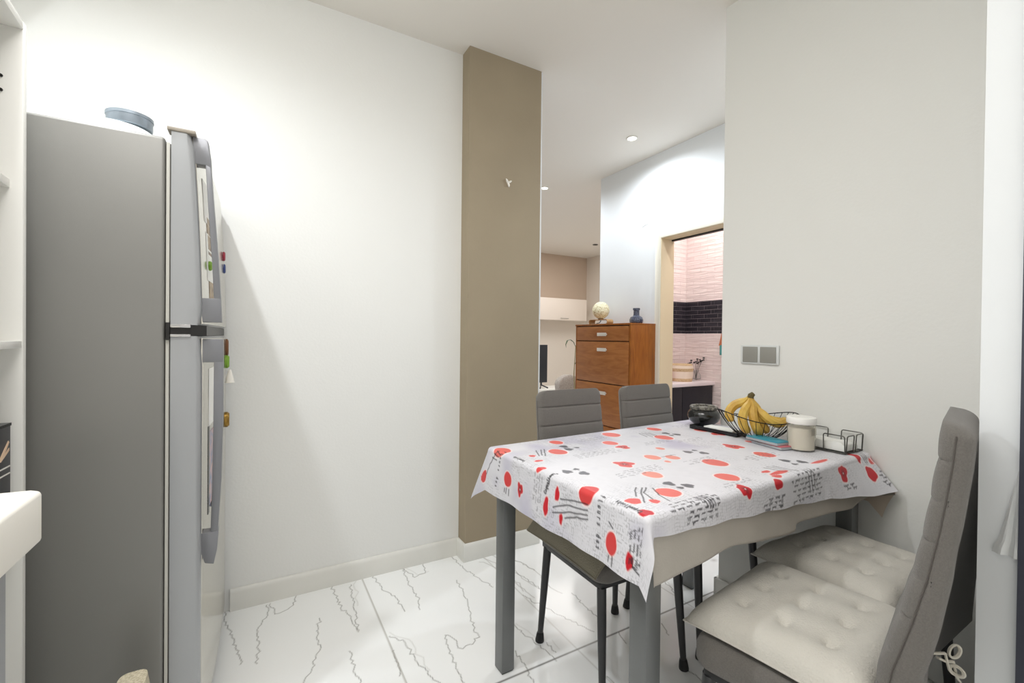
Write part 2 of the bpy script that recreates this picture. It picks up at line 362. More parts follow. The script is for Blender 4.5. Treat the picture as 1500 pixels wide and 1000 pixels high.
# right wall, a little out of square
ang = math.radians(4.0); dW = Vector((math.sin(ang), -math.cos(ang), 0)); nW = Vector((-math.cos(ang), -math.sin(ang), 0)); E0 = Vector((1.845, 1.295, 0))
def WR(u, off, z):   # point on the right wall: u along it towards the camera, off proud of it
    p = E0 + dW * u + nW * off; return (p.x, p.y, z)
def wall_box(u0, u1, o0, o1, z0, z1):
    v = [WR(u, o, z) for z in (z0, z1) for (u, o) in ((u0, o0), (u1, o0), (u1, o1), (u0, o1))]
    return v, [(0, 3, 2, 1), (4, 5, 6, 7), (0, 1, 5, 4), (1, 2, 6, 5), (2, 3, 7, 6), (3, 0, 4, 7)]
struct(MB().add(*wall_box(0, 1.0, 0, -.10, 0, ZC)).build('wall_right', M_wallr, smooth=False))
sbox('wall_right_near', M_white, 1.400, 2.1, -2.6, .344, 0, ZC)
b = MB(); b.add(*wall_box(-.015, .95, .0005, .015, 0, .078)); b.add(*wall_box(-.015, -.0005, .015, -.10, 0, .078))
struct(b.build('baseboard_right', M_base, bevel=.003))
# hall wall with the bathroom doorway
XH = 2.818
b = MB(); b.box(XH, 2.95, 2.536, 3.27, 0, ZC); b.box(XH, 2.95, 1.72, 2.536, 2.0, ZC); b.box(XH, 2.95, -.5, 1.72, 0, ZC)
struct(b.build('wall_hall', M_white, smooth=False))
b = MB(); b.prism([(2.579, 0), (2.579, 2.041), (1.677, 2.041), (1.677, 0), (1.732, 0), (1.732, 1.988), (2.524, 1.988), (2.524, 0)], 'x', XH - .014, XH - .0005)
d1 = struct(b.build('door_1', mat('casing', (238, 234, 220), .4), bevel=.003))
b = MB(); b.box(XH - .01, 2.955, 2.518, 2.5355, 0, 1.9995); b.box(XH - .01, 2.955, 1.7205, 1.738, 0, 1.9995); b.box(XH - .01, 2.955, 1.7205, 2.5355, 1.984, 1.9995)
b.build('door_jamb', mat('jamb', (224, 208, 176), .5), d1)
MB().box(2.925, 2.956, 1.738, 2.518, 1.974, 1.984).build('door_stop', M_dark, d1)
# bathroom
sbox('wall_bath_left', M_tile, 2.95, 3.85, 3.12, 3.27, 0, ZC)
sbox('wall_bath_back', M_tile, 3.85, 3.95, 1.3, 3.27, 0, ZC)
sbox('wall_bath_right', M_tile, 2.95, 3.95, 1.2, 1.3, 0, ZC)
# living room
sbox('wall_living_far', M_cream, -2.2, 5.6, 6.6, 6.75, 0, 1.87)
sbox('wall_living_far_upper', M_taupe2, -2.2, 5.6, 6.6, 6.75, 1.87, ZC)
sbox('wall_living_right', M_cream, 5.365, 5.5, 3.0, 6.6, 0, ZC)
sbox('wall_living_left', M_cream, -2.2, -2.1, 2.3, 6.6, 0, ZC)
sbox('wall_living_near', M_white, -2.2, -.85, 2.3, 2.4, 0, ZC)
sbox('wall_living_bath', M_cream, 3.95, 5.5, 3.0, 3.27, 0, ZC)
# skirting boards with a rounded top
def skirt_x(name, x0, x1, yf, h=.092, t=.014):
    prof = [(yf, 0), (yf - t, 0), (yf - t, h - .016), (yf - t * .75, h - .005), (yf - t * .3, h), (yf, h)]
    return struct(MB().prism(prof, 'x', x0, x1).build(name, M_base))
skirt_x('baseboard_back', -.1, .931, 2.2205)
b = MB(); prof = [(0, 0), (-.014, 0), (-.014, .076), (-.010, .087), (-.004, .092), (0, .092)]
b.prism([(2.1295 + y, z) for y, z in prof], 'x', .9296, 1.40)
b.prism([(.9435 + y, z) for y, z in prof], 'y', 2.1297, 2.2205)
struct(b.build('baseboard_pillar', M_base))
sbox('baseboard_hall', M_base, XH - .014, XH - .0005, 2.60, 3.27, 0, .08, bevel=.003)
sbox('trim_1', M_laminate, -.849, -.60, 1.75, 2.22, 2.42, ZC - .001)   # boxed-in duct high on the left wall
sbox('trim_2', M_darkgrey, 1.388, 1.3995, .12, .2805, 0.0, ZC - .001)    # dark door frame at the right-hand edge
# small marks
b = MB(); b.tube([(XH - .0012, 2.735, 2.118), (XH - .0012, 2.70, 2.130), (XH - .0012, 2.672, 2.133)], .0010, 5)
tag(b.build('wall_nail', M_seam), 'thin grey nail mark sticking from the white hall wall above the doorway', 'nail')

# ---------------------------------------------------------------- lights
def spot(loc, power, size, blend, col_=(.88, .94, 1), rad=.04):
    l = bpy.data.lights.new('spot', 'SPOT'); l.energy = power; l.spot_size = math.radians(size); l.spot_blend = blend; l.color = col_; l.shadow_soft_size = rad
    o = bpy.data.objects.new('spot', l); C.objects.link(o); o.location = loc; return o
def area(loc, power, sx, sy, rot=(0, 0, 0), col_=(1, .97, .92), shape='RECTANGLE', spread=180):
    l = bpy.data.lights.new('area', 'AREA'); l.energy = power; l.shape = shape; l.size = sx; l.size_y = sy; l.color = col_; l.spread = math.radians(spread)
    o = bpy.data.objects.new('area', l); C.objects.link(o); o.location = loc; o.rotation_euler = rot; return o
def downlight(x, y, label, lit=True, group='recessed ceiling downlights'):
    t = thing('ceiling_downlight', label, 'downlight', (x, y, ZC), 0, group)
    MB().lathe([(.030, -.0005), (.042, -.001), (.043, -.005), (.040, -.008), (.031, -.006), (.030, -.0005)], n=28).build('ring', M_ring if lit else M_ringdk, t)
    MB().lathe([(0, -.0035), (.029, -.0035), (.029, -.001), (0, -.001)], n=28).build('lamp_lens', M_bulb if lit else M_dark, t)
    return t
downlight(2.434, 2.478, 'lit recessed downlight in the hall ceiling, nearest to the doorway')
downlight(2.493, 3.744, 'lit recessed downlight beside the top of the taupe pillar')
downlight(4.685, 5.557, 'unlit small ceiling spotlight far back by the hall wall corner', False)
spot((2.434, 2.478, ZC - .02), 34, 168, .6, rad=.03)
spot((2.493, 3.744, ZC - .02), 30, 168, .6, rad=.03)
spot((2.40, 1.25, ZC - .02), 30, 168, .6, rad=.03)  # unseen spot added to brighten the white hall wall
KEY = spot((-.45, 1.33, 2.62), 50, 164, .9, (.93, .97, 1.0), .028)
area((4.0, 5.0, ZC - .03), 25, 1.2, 1.2, col_=(1, .97, .94))
area((1.9, 5.2, ZC - .03), 22, 1.0, 1.0, col_=(.93, .965, 1))  # unseen area light added to brighten the hall
area((3.4, 2.3, ZC - .03), 14, .6, .6, col_=(1, .93, .91))
area((-.1, .45, ZC - .03), 22, .9, .9, col_=(1, .985, .965))  # added fill light for the right wall and floor, no real fixture
w = bpy.data.worlds.new('world'); bpy.context.scene.world = w; w.use_nodes = True
w.node_tree.nodes['Background'].inputs[0].default_value = (1.0, .965, .925, 1); w.node_tree.nodes['Background'].inputs[1].default_value = 1.02

# ---------------------------------------------------------------- fridge
fr = thing('fridge', 'tall grey two-door fridge freezer against the left wall', 'fridge', (-.5, 1.84, 0))
def LF(mb, dx=.5, dy=-1.84): mb.v = [(x + dx, y + dy, z) for x, y, z in mb.v]; return mb
LF(MB().box(-.82, -.218, 1.48, 2.20, .03, 1.692)).build('body', M_fside, fr, bevel=.008, seg=3)
LF(MB().box(-.218, -.206, 1.492, 2.19, .07, 1.68)).build('gasket', M_gask, fr, bevel=.002)
LF(MB().box(-.2155, -.2085, 1.485, 1.49, .07, 1.18).box(-.2155, -.2085, 1.485, 1.49, 1.2, 1.68)).build('gasket_strip', mat('gasket_pale', (196, 194, 186), .5), fr)
def door(z0, z1, back, name, matl):
    loops = []; n = 14
    for i in range(n + 1):
        z = z0 + (z1 - z0) * i / n; rec = back * max(0, (z - 1.19) / .52) ** 1.6
        e = min(1, min(i, n - i) / 1.2); ins = .006 * (1 - e) ** 2
        xs_ = [(-.205, 1.482), (-.150 - rec, 1.481), (-.141 - rec - ins, 1.485), (-.136 - rec - ins, 1.494), (-.130 - rec - ins, 1.56), (-.122 - rec - ins, 1.72), (-.118 - rec - ins, 1.88), (-.1165 - rec - ins, 2.04), (-.117 - rec - ins, 2.16), (-.125 - rec - ins, 2.19), (-.14 - rec, 2.199), (-.205, 2.2)]
        loops.append([(x, y, z) for x, y in xs_])
    return LF(MB().loops(loops)).build(name, matl, fr, angle=50)
dU = door(1.196, 1.712, .022, 'freezer_door', M_fdoor); dL = door(.06, 1.166, 0, 'fridge_door', M_fdoor)
for d_, z0, z1, bk in ((dU, 1.20, 1.705, .022), (dL, .07, 1.16, 0)):   # polished front skin of the doors
    loops = []
    for i in range(11):
        z = z0 + (z1 - z0) * i / 10; rec = bk * max(0, (z - 1.19) / .52) ** 1.6
        pts = [(-.1345 - rec, 1.497), (-.129 - rec, 1.56), (-.121 - rec, 1.72), (-.117 - rec, 1.88), (-.1155 - rec, 2.04), (-.116 - rec, 2.155)]
        loops.append([(x, y, z) for x, y in pts] + [(x - .004, y, z) for x, y in pts[::-1]])
    LF(MB().loops(loops)).build('front_panel', M_ffront, d_, angle=50)
b = MB(); b.prism([(-.157, 1.640), (-.131, 1.640), (-.118, 1.634), (-.119, 1.66), (-.125, 1.706), (-.132, 1.712), (-.160, 1.712)], 'y', 1.496, 1.532)
b.prism([(-.131, 1.641), (-.124, 1.52), (-.115, 1.38), (-.110, 1.271), (-.094, 1.271), (-.1, 1.382), (-.1125, 1.55), (-.118, 1.635)], 'y', 1.496, 1.532)
b.prism([(-.142, 1.272), (-.110, 1.272), (-.094, 1.272), (-.091, 1.205), (-.136, 1.205)], 'y', 1.496, 1.532)
LF(b).build('handle', M_handle, dU, bevel=.0015)
b = MB(); b.prism([(-.136, 1.093), (-.109, 1.093), (-.0875, 1.093), (-.088, 1.158), (-.136, 1.158)], 'y', 1.496, 1.532)
b.prism([(-.109, 1.094), (-.110, .9), (-.1115, .76), (-.115, .617), (-.098, .617), (-.0905, .764), (-.087, .958), (-.0875, 1.094)], 'y', 1.496, 1.532)
b.prism([(-.136, .617), (-.0965, .617), (-.1, .56), (-.107, .525), (-.128, .532), (-.136, .56)], 'y', 1.496, 1.532)
LF(b).build('handle', M_handle, dL, bevel=.0015)
LF(MB().box(-.214, -.152, 1.478, 1.52, 1.712, 1.722)).build('hinge_cover', mat('hinge_taupe', (150, 142, 130), .5), fr, bevel=.002)
LF(MB().box(-.216, -.125, 1.483, 2.19, 1.167, 1.195)).build('gap_shadow_strip', M_dark, fr)
b = MB(); b.box(-.206, -.160, 1.4765, 1.50, 1.188, 1.198); b.box(-.206, -.160, 1.4765, 1.50, 1.163, 1.171)
LF(b).build('hinge_trim', M_chrome, fr, bevel=.002)
LF(MB().box(-.216, -.206, 1.4775, 1.50, 1.155, 1.202)).build('hinge', M_dark, fr, bevel=.002)
# papers and magnets on the doors
def paper(y0, y1, z0, z1, m, label, x=-.118, name='door_photo'):
    o = MB().box(x, x + .0015, y0, y1, z0, z1).build(name, m); tag(o, label, 'photo', 'papers on the fridge doors'); return o
def fx(y, z):
    rec = .022 * max(0, (z - 1.19) / .52) ** 1.6
    return float(np.interp(y, [1.497, 1.56, 1.72, 1.88, 2.04, 2.155], [-.1345, -.129, -.121, -.117, -.1155, -.116])) - rec
def flatpaper(y0, y1, z0, z1, m, label, name='door_photo', n=6):
    loops = []
    for i in range(n + 1):
        z = z0 + (z1 - z0) * i / n; ysn = [y0 + (y1 - y0) * k / 4 for k in range(5)]
        loops.append([(fx(y, z) + .0012, y, z) for y in ysn] + [(fx(y, z) + .0002, y, z) for y in ysn[::-1]])
    o = MB().loops(loops).build(name, m); tag(o, label, 'paper', 'papers on the fridge doors'); return o
flatpaper(1.56, 1.68, 1.50, 1.62, M_napkin, 'white paper sheet on the freezer door behind the top of the handle')
flatpaper(1.60, 1.72, 1.41, 1.52, M_photob, 'brown photo on the freezer door behind the handle')
flatpaper(1.57, 1.67, 1.33, 1.47, M_napkin, 'white card below the brown photo on the freezer door')
flatpaper(1.60, 1.70, 1.275, 1.33, M_photob, 'small dark photo at the foot of the freezer door handle')
flatpaper(1.58, 1.72, .90, 1.07, M_napkin, 'white note on the fridge door near the top of the lower handle')
flatpaper(1.60, 1.75, .66, .88, M_photo, 'pink and blue photo on the fridge door behind the lower handle')
flatpaper(1.575, 1.60, .64, .90, M_black, 'narrow dark bookmark beside the pink photo on the fridge door')
def magnet(y, z, ry, rz_, m, label, dep=.008):
    b = MB().lathe([(0, 0), (1, 0), (1, .6), (.8, 1), (0, 1)], n=14)
    b.v = [(fx(y, z) + .001 + w_ * dep, y + u * ry, z + v * rz_) for u, v, w_ in b.v]
    return tag(b.build('fridge_magnet', m), label, 'magnet', 'magnets on the fridge doors')
magnet(1.60, 1.375, .016, .014, M_mgreen, 'bright green magnet over the white card on the freezer door')
magnet(1.665, .655, .02, .02, M_mblue, 'blue magnet at the bottom of the pink photo')
magnet(2.06, 1.475, .02, .018, M_mred, 'dark red magnet high on the freezer door edge')
magnet(2.08, 1.43, .02, .018, M_mblue, 'dark blue magnet just below the dark red one', .006)
magnet(2.10, 1.12, .02, .035, M_brown, 'tall brown magnet at the top of the fridge door', .010)
magnet(2.08, 1.065, .022, .026, M_mgreen, 'green and gold magnet below the brown one', .014)
magnet(2.06, .84, .022, .030, M_brass, 'gold figure magnet halfway down the fridge door', .016)
b = MB().lathe([(.004, 0), (.010, -.02), (.016, -.05), (.012, -.052), (0, -.04)], (fx(2.05, 1) + .018, 2.05, 1.035), n=12)
tag(b.build('fridge_clip', M_porc), 'white bell-shaped clip hanging on the fridge door edge', 'clip')
# on top of the fridge
MB().lathe([(0, 0), (.10, .0), (.17, .012), (.175, .018), (.17, .017), (.10, .006), (0, .006)], (0, 0, 0), 48)
b = MB().lathe([(0, 0), (.115, 0), (.125, .006), (.122, .03), (.09, .055), (.05, .064), (0, .066)], n=48)
o = b.build('serving_dish', M_disc); o.scale = (.86, .86, .80); o.location = (-.345, 1.625, 1.6925); tag(o, 'upturned white dish lying on top of the fridge', 'dish')
b = MB().lathe([(0, 0), (.056, 0), (.058, .004), (.058, .036), (.060, .037), (.060, .048), (.056, .05), (0, .05)], n=48)
o = b.build('round_tin', M_tin); o.scale = (.88, .88, .70); o.location = (-.318, 1.625, 1.7465); tag(o, 'round blue-grey tin resting on the upturned white dish', 'tin')
# beige thing in front of the fridge
b = MB(); loops = []
for i in range(10):
    z = .375 * i / 9; k = 1 - .04 * math.sin(z * 8) if i < 8 else (.93 if i == 8 else .78)
    loops.append([(.085 * k * math.copysign(abs(math.cos(a)) ** .6, math.cos(a)), .10 * k * math.copysign(abs(math.sin(a)) ** .6, math.sin(a)), z) for a in [2 * PI * j / 28 for j in range(28)]])
b.loops(loops); o = b.build('storage_bag', M_speck); o.scale = (.42, .45, .965); o.location = (-.254, 1.33, 0); tag(o, 'speckled beige bag standing on the floor in front of the fridge', 'bag')

# ---------------------------------------------------------------- left shelf unit and worktop
su = thing('shelf_unit', 'white open shelf unit beside the fridge', 'shelf unit', (-.65, 1.2, 0))
def LS(mb): return LF(mb, .65, -1.2)
b = MB(); b.box(-.84, -.458, 1.402, 1.42, 0, 1.86)
LS(b).build('side_panel', M_laminate, su, bevel=.001)
LS(MB().box(-.84, -.44, 1.10, 1.118, 0, 1.86)).build('side_panel', M_laminate, su, bevel=.001)
LS(MB().box(-.845, -.84, 1.10, 1.42, 0, 1.86)).build('back_panel', M_laminate, su)
for nm, z0, z1, xf in (('top_panel', 1.842, 1.86, -.458), ('shelf', 1.489, 1.507, -.478), ('shelf', 1.136, 1.152, -.459)):
    LS(MB().prism([(-.84, 1.118), (xf + .018, 1.118), (xf, 1.402), (-.84, 1.402)], 'z', z0, z1)).build(nm, M_laminate, su, bevel=.001)
LS(MB().prism([(-.84, 1.118), (-.465, 1.118), (-.462, 1.402), (-.84, 1.402)], 'z', .70, .716)).build('shelf', M_laminate, su)
for z in (1.731, 1.700): LS(MB().tube([(-.492, 1.4015, z), (-.492, 1.399, z)], .0035, 8)).build('peg_hole', M_dark, su)
cb = thing('product_box', 'dark grey printed carton standing on the white shelf', 'box', (-.55, 1.30, .716))
b = MB().box(-.20, .083, -.04, .075, .001, .258); b.build('carton', M_carton, cb, bevel=.0015)
b = MB().box(-.20, .084, -.041, .076, .253, .2590); b.build('lid_edge', M_black, cb)
b = MB()
for (y0, y1, z, h) in ((.01, .07, .165, .003), (.01, .07, .150, .003), (.02, .06, .098, .003), (.01, .062, .088, .003), (.03, .058, .078, .003), (.02, .065, .064, .003), (.015, .06, .052, .003), (.02, .05, .042, .003)):
    MB().box(.0832, .0840, y0, y1, z, z + h).build('printed_line', M_ink, cb)
MB().prism([(.02, .185), (.062, .222), (.066, .218), (.045, .196), (.066, .206), (.066, .2), (.03, .183)], 'x', .0832, .0842).build('printed_emblem', mat('print_cream', (230, 200, 170), .6), cb)
b = MB(); b.prism([(-.84, -.25), (-.316, -.25), (-.316, 1.042), (-.332, 1.055), (-.70, 1.09), (-.84, 1.09)], 'z', .818, .905)
o = b.build('worktop', M_top, bevel=.007, seg=3)
tag(o, 'thick white worktop with rounded edge at the lower left', 'worktop')
b = MB().box(-.80, -.346, -.2, 1.005, 0, .8175)
o = b.build('base_cabinet', mat('cab_grey', (158, 160, 162), .5), bevel=.002); tag(o, 'grey cabinet under the thick white worktop', 'cabinet')

# ---------------------------------------------------------------- table
TA = math.radians(2.0); OX, OY = .76, .712
tb = thing('dining_table', 'rectangular dining table with square grey metal legs under the poppy tablecloth', 'table', (OX, OY, 0), TA)
for s_, t_ in ((0, 0), (0, .63), (1.03, 0), (1.03, .63)):
    l = MB().box(s_, s_ + .05, t_, t_ + .05, .004, .70).build('leg', M_tleg, tb, bevel=.002)
    MB().box(s_ + .003, s_ + .047, t_ + .003, t_ + .047, 0.0, .006).build('foot_cap', M_rubber, l)
MB().box(-.008, 1.088, -.008, .688, .748, .776).build('tabletop', M_tleg, tb, bevel=.003)
b = MB(); b.box(.05, 1.03, .008, .03, .70, .748).box(.05, 1.03, .65, .672, .70, .748).box(.008, .03, .05, .63, .70, .748).box(1.05, 1.072, .05, .63, .70, .748)
b.box(0, .05, 0, .05, .70, .748).box(0, .05, .63, .68, .70, .748).box(1.03, 1.08, 0, .05, .70, .748).box(1.03, 1.08, .63, .68, .70, .748)
b.build('apron', M_tleg, tb)

S0, S1, T0, T1 = -.012, 1.092, -.012, .692
def drape(sF, tF, top, r, inset, kind):
    """map flat cloth coordinates to the draped surface (table frame)"""
    a = np.where(sF < S0, S0 - sF, np.where(sF > S1, sF - S1, 0.0)); sg = np.where(sF < S0, -1.0, 1.0)
    bb = np.where(tF < T0, T0 - tF, np.where(tF > T1, tF - T1, 0.0)); tg = np.where(tF < T0, -1.0, 1.0)
    rho = np.hypot(a, bb) + 1e-9; ca = a / rho; cb_ = bb / rho; corner = (4 * (ca * cb_) ** 2)
    left = sF < S0; right = sF > S1; front = tF < T0; backm = tF > T1
    fl_ = np.full_like(rho, .07)
    es = np.where(left & backm, .0, 0.0); et = np.where(left & backm, .40 * corner, 0) - np.where(left & front, .24 * corner, 0)
    stretch = 1 + np.where(left & backm, .16 * corner, 0) + np.where(left & front, .27 * corner, 0); rho0 = rho; rho = rho * stretch
    fl_ += np.where(right & front, .50 * cb_ ** 2, 0)
    sc_ = np.clip(sF, S0, S1); tc_ = np.clip(tF, T0, T1)
    wob = (.030 * np.sin(tc_ * 19 + 1.1) + .018 * np.sin(tc_ * 43)) * ca + (.030 * np.sin(sc_ * 15 + .6) + .016 * np.sin(sc_ * 34 + 2)) * cb_ + .006 * np.sin(tc_ * 47) * ca
    if kind == 'print':
        fl_ += np.where(front & ~left & ~right, .50 * np.clip((sc_ - .78) / .32, 0, 1) ** 1.3 + .10 * np.clip((sc_ - .755) / .02, 0, 1), 0)
    arc = np.minimum(rho, r * PI / 2); rest = np.maximum(rho - r * PI / 2, 0)
    fl_ = np.clip(fl_ + wob, -.02, .8)
    out = r * np.sin(arc / r) + rest * fl_; down = r * (1 - np.cos(arc / r)) + rest * np.sqrt(np.maximum(1 - fl_ ** 2 - et ** 2, .05))
    out = out - inset * np.clip(rho / .02, 0, 1)
    s = sc_ + sg * ca * out; t = tc_ + tg * cb_ * out + et * rest
    s = np.minimum(s, 1.113); z = top - down
    return s, t, z
def to_world(s, t):
    c, n = math.cos(TA), math.sin(TA)
    return OX + s * c - t * n, OY + s * n + t * c
# under-cloth (beige felt backing)
def hemf_u(s): return np.interp(s, [0, .25, .3, .43, .585, .595, .75, .94, 1.1], [.150, .139, .137, .152, .161, .144, .150, .162, .15])
def flatgrid(dstep, aL, dR, bfun, cB):
    nl = int(aL / dstep); nr = int(dR / dstep); ns = int((S1 - S0) / dstep)
    sF = np.concatenate([np.linspace(S0 - aL, S0, nl, endpoint=False), np.linspace(S0, S1, ns, endpoint=False), np.linspace(S1, S1 + dR, nr)])
    nf = int(.14 / dstep); nb = int(cB / dstep / 2); nt_ = int((T1 - T0) / dstep)
    q = np.concatenate([np.linspace(-1, 0, nf, endpoint=False), np.linspace(0, 1, nt_, endpoint=False), np.linspace(1, 2, nb)])
    SF = np.repeat(sF[:, None], len(q), 1); bl = bfun(np.clip(sF, S0, S1))[:, None]
    TF = np.where(q[None, :] < 0, T0 + q[None, :] * bl, np.where(q[None, :] > 1, T1 + (q[None, :] - 1) * cB, T0 + q[None, :] * (T1 - T0)))
    return SF, TF
SF, TF = flatgrid(.006, .012, .012, hemf_u, .08)
s, t, z = drape(SF, TF, .7795, .008, .0, 'under'); wx, wy = to_world(s, t)
o = grid_obj('felt_underlay', wx, wy, z, None, M_under)
md = o.modifiers.new('solid', 'SOLIDIFY'); md.thickness = .0015; md.offset = -1
tag(o, 'plain beige felt underlay hanging below the printed tablecloth', 'table underlay')
# printed cloth
def hemf(s): return np.interp(s, [0, .09, .25, .34, .56, .755, .775, 1.08], [.054, .062, .072, .078, .092, .112, .108, .148]) + .002 * np.sin(s * 40)
SF, TF = flatgrid(.0026, .160, .185, hemf, .135)
s, t, z = drape(SF, TF, .7835, .016, .0, 'print')
# far-left corner hangs out as a rolled flap; light wrinkles on the flat top
z = z + np.where((SF > S0) & (SF < S1) & (TF > T0) & (TF < T1), .0008 * np.sin(SF * 9 + 2) * np.sin(TF * 13), 0)
wx, wy = to_world(s, t)
X = SF.ravel(); Y = TF.ravel(); N = len(X)
col = np.ones((N, 4)); base = np.array(L3((220, 219, 224)))
m1 = vnoise(X + 9, Y + 9, 5, 11); m2 = vnoise(X + 3, Y + 5, 16, 12); m3 = vnoise(X, Y, 60, 13)
tint = np.clip((m1 * .6 + m2 * .4 - .50) * 3, 0, 1)
col[:, :3] = base * (1 - np.array([.26, .28, .17])[None] * tint[:, None]) * (.97 + .04 * m3[:, None])
# fine cross-hatched scribble in patches
hx = (np.abs(((X * 1000 + 3 * np.sin(Y * 90)) % 9) - 4.5) < 0.8); hy = (np.abs(((Y * 1000 + 3 * np.sin(X * 80)) % 8) - 4) < 0.8)
patch = np.clip((vnoise(X + 1.3, Y + 2.1, 7, 21) - .52) * 6, 0, 1)
for cx, cy, rr in ((-.09, .235, .09), (-.02, .07, .06), (.03, .00, .05), (.34, -.03, .07), (.74, .51, .06), (.09, .52, .06), (.62, .02, .07), (.88, -.03, .08), (1.06, -.04, .08), (-.13, .30, .06), (-.14, .0, .06), (.08, .09, .07), (.52, .06, .05), (-.08, .38, .05)):
    patch = np.maximum(patch, np.clip(1.5 - np.hypot(X - cx, Y - cy) / rr, 0, 1))
hh = (hx | hy) * patch * (.35 + .65 * (vnoise(X, Y, 90, 31) > .45)) * np.where(X > 0, .30, .42)
col[:, :3] *= (1 - hh[:, None] * .75)
INK = (44, 42, 48)
def blob(cx, cy, rx, ry, rgb, rag=.06, halo=True, seed=0):
    th = np.arctan2((Y - cy) / ry, (X - cx) / rx); d = np.hypot((X - cx) / rx, (Y - cy) / ry)
    lim = 1 + rag * np.sin(3 * th + seed) + rag * .6 * np.sin(5 * th + 2 * seed)
    e = .0022 / min(rx, ry)
    if halo:
        al = np.clip((lim + .13 - d) / e, 0, 1)[:, None]; col[:, :3] = col[:, :3] * (1 - al) + np.array(L3((240, 226, 226))) * al
    al = np.clip((lim - d) / e, 0, 1)[:, None]; shade = (.93 + .10 * m2)[:, None]
    col[:, :3] = col[:, :3] * (1 - al) + np.array(L3(rgb)) * shade * al
D = [(-0.011,0.628,0.032,0.042),(0.228,0.634,0.026,0.033),(0.503,0.629,0.035,0.046),(0.745,0.620,0.030,0.038),(0.148,0.521,0.032,0.037),(0.398,0.527,0.028,0.034),(0.651,0.491,0.034,0.046),(0.909,0.506,0.028,0.039),(0.495,0.378,0.016,0.021),(0.376,0.310,0.026,0.031),(0.434,0.277,0.023,0.027),(0.379,0.252,0.011,0.013),(0.501,0.169,0.036,0.042),(0.229,0.183,0.028,0.031),(0.397,0.062,0.033,0.035),(0.146,0.061,0.033,0.033),(0.740,0.145,0.032,0.036),(0.885,0.281,0.016,0.020),(-0.014,0.392,0.020,0.014),(-0.097,0.555,0.026,0.023),(-0.024,0.177,0.037,0.028),(-0.116,0.077,0.029,0.021),(-0.120,0.72,0.023,0.028)]
for k, (x, y, a_, b_) in enumerate(D):
    faint = k in (8, 9, 10, 11, 13)
    blob(x, y, a_, min(b_, a_ * 1.15), (236, 150, 134) if faint else ((229, 112, 103) if k < 18 else (214, 66, 66)), .02, seed=k)  # dots on the top painted paler, standing in for the glossy washout there
P_ = [(0.393,0.458,0.024,0.026),(0.236,0.298,0.030,0.031),(0.756,0.267,0.030,0.036),(0.901,0.425,0.027,0.030),(0.022,0.062,0.022,0.019),(0.066,0.036,0.014,0.014),(0.570,0.010,0.050,0.012),(0.545,0.034,0.021,0.010),(0.530,-0.006,0.020,0.012),(0.499,-0.032,0.022,0.017),(0.349,-0.020,0.022,0.027),(0.814,0.008,0.056,0.010),(1.005,-0.018,0.016,0.028),(1.076,-0.049,0.014,0.012),(1.13,-0.045,0.040,0.034),(0.871,-0.058,0.024,0.027),(1.032,-0.085,0.026,0.026),(-0.006,-0.001,0.019,0.017),(-0.107,0.477,0.022,0.017),(-0.065,0.291,0.022,0.011),(-0.112,0.335,0.030,0.013),(-0.126,0.270,0.018,0.008),(-0.131,0.016,0.022,0.012),(0.041,0.518,0.013,0.012),(0.026,0.461,0.018,0.010)]
for k, (x, y, a_, b_) in enumerate(P_):
    deep = k in (9, 10, 15, 17, 18, 19, 20, 21, 22, 14, 12, 16)
    blob(x, y, a_, b_, (200, 34, 46) if deep else (222, 92, 88), .16 if k in (0, 1, 2, 3, 10, 15, 18) else .07, seed=k * 1.7)  # flowers on the top also paler in colour, imitating light on the gloss
    if k in (0, 1, 2, 3, 10, 15, 18):
        for q in range(9):
            an = q * .7; seg_paint(X, Y, col, [(x, y), (x + a_ * .45 * math.cos(an), y + b_ * .45 * math.sin(an))], .0004, (96, 30, 34), .8, .002)
        blob(x, y, .0035, .0035, (236, 222, 222), 0, False)
Gp = [(0.213, 0.57), (0.244, 0.535), (0.203, 0.53), (0.033, 0.327), (0.072, 0.333), (0.066, 0.291), (0.205, 0.107), (0.204, 0.069), (0.236, 0.07), (0.541, 0.298), (0.581, 0.302), (0.577, 0.262), (0.721, 0.539), (0.71, 0.501), (0.744, 0.502), (0.721, 0.069), (0.706, 0.032), (0.756, 0.035)]
for k, (x, y) in enumerate(Gp): blob(x, y, .011 if k % 3 == 1 else .016, .010 if k % 3 == 1 else .018, (104, 104, 110), .12, False, seed=k)
for a0, a1 in ((0, 1), (1, 2), (3, 4), (4, 5), (6, 7), (7, 8), (9, 10), (10, 11), (12, 13), (13, 14), (15, 16), (16, 17)): seg_paint(X, Y, col, [Gp[a0], Gp[a1]], .0003, (90, 90, 96), .7, .002)
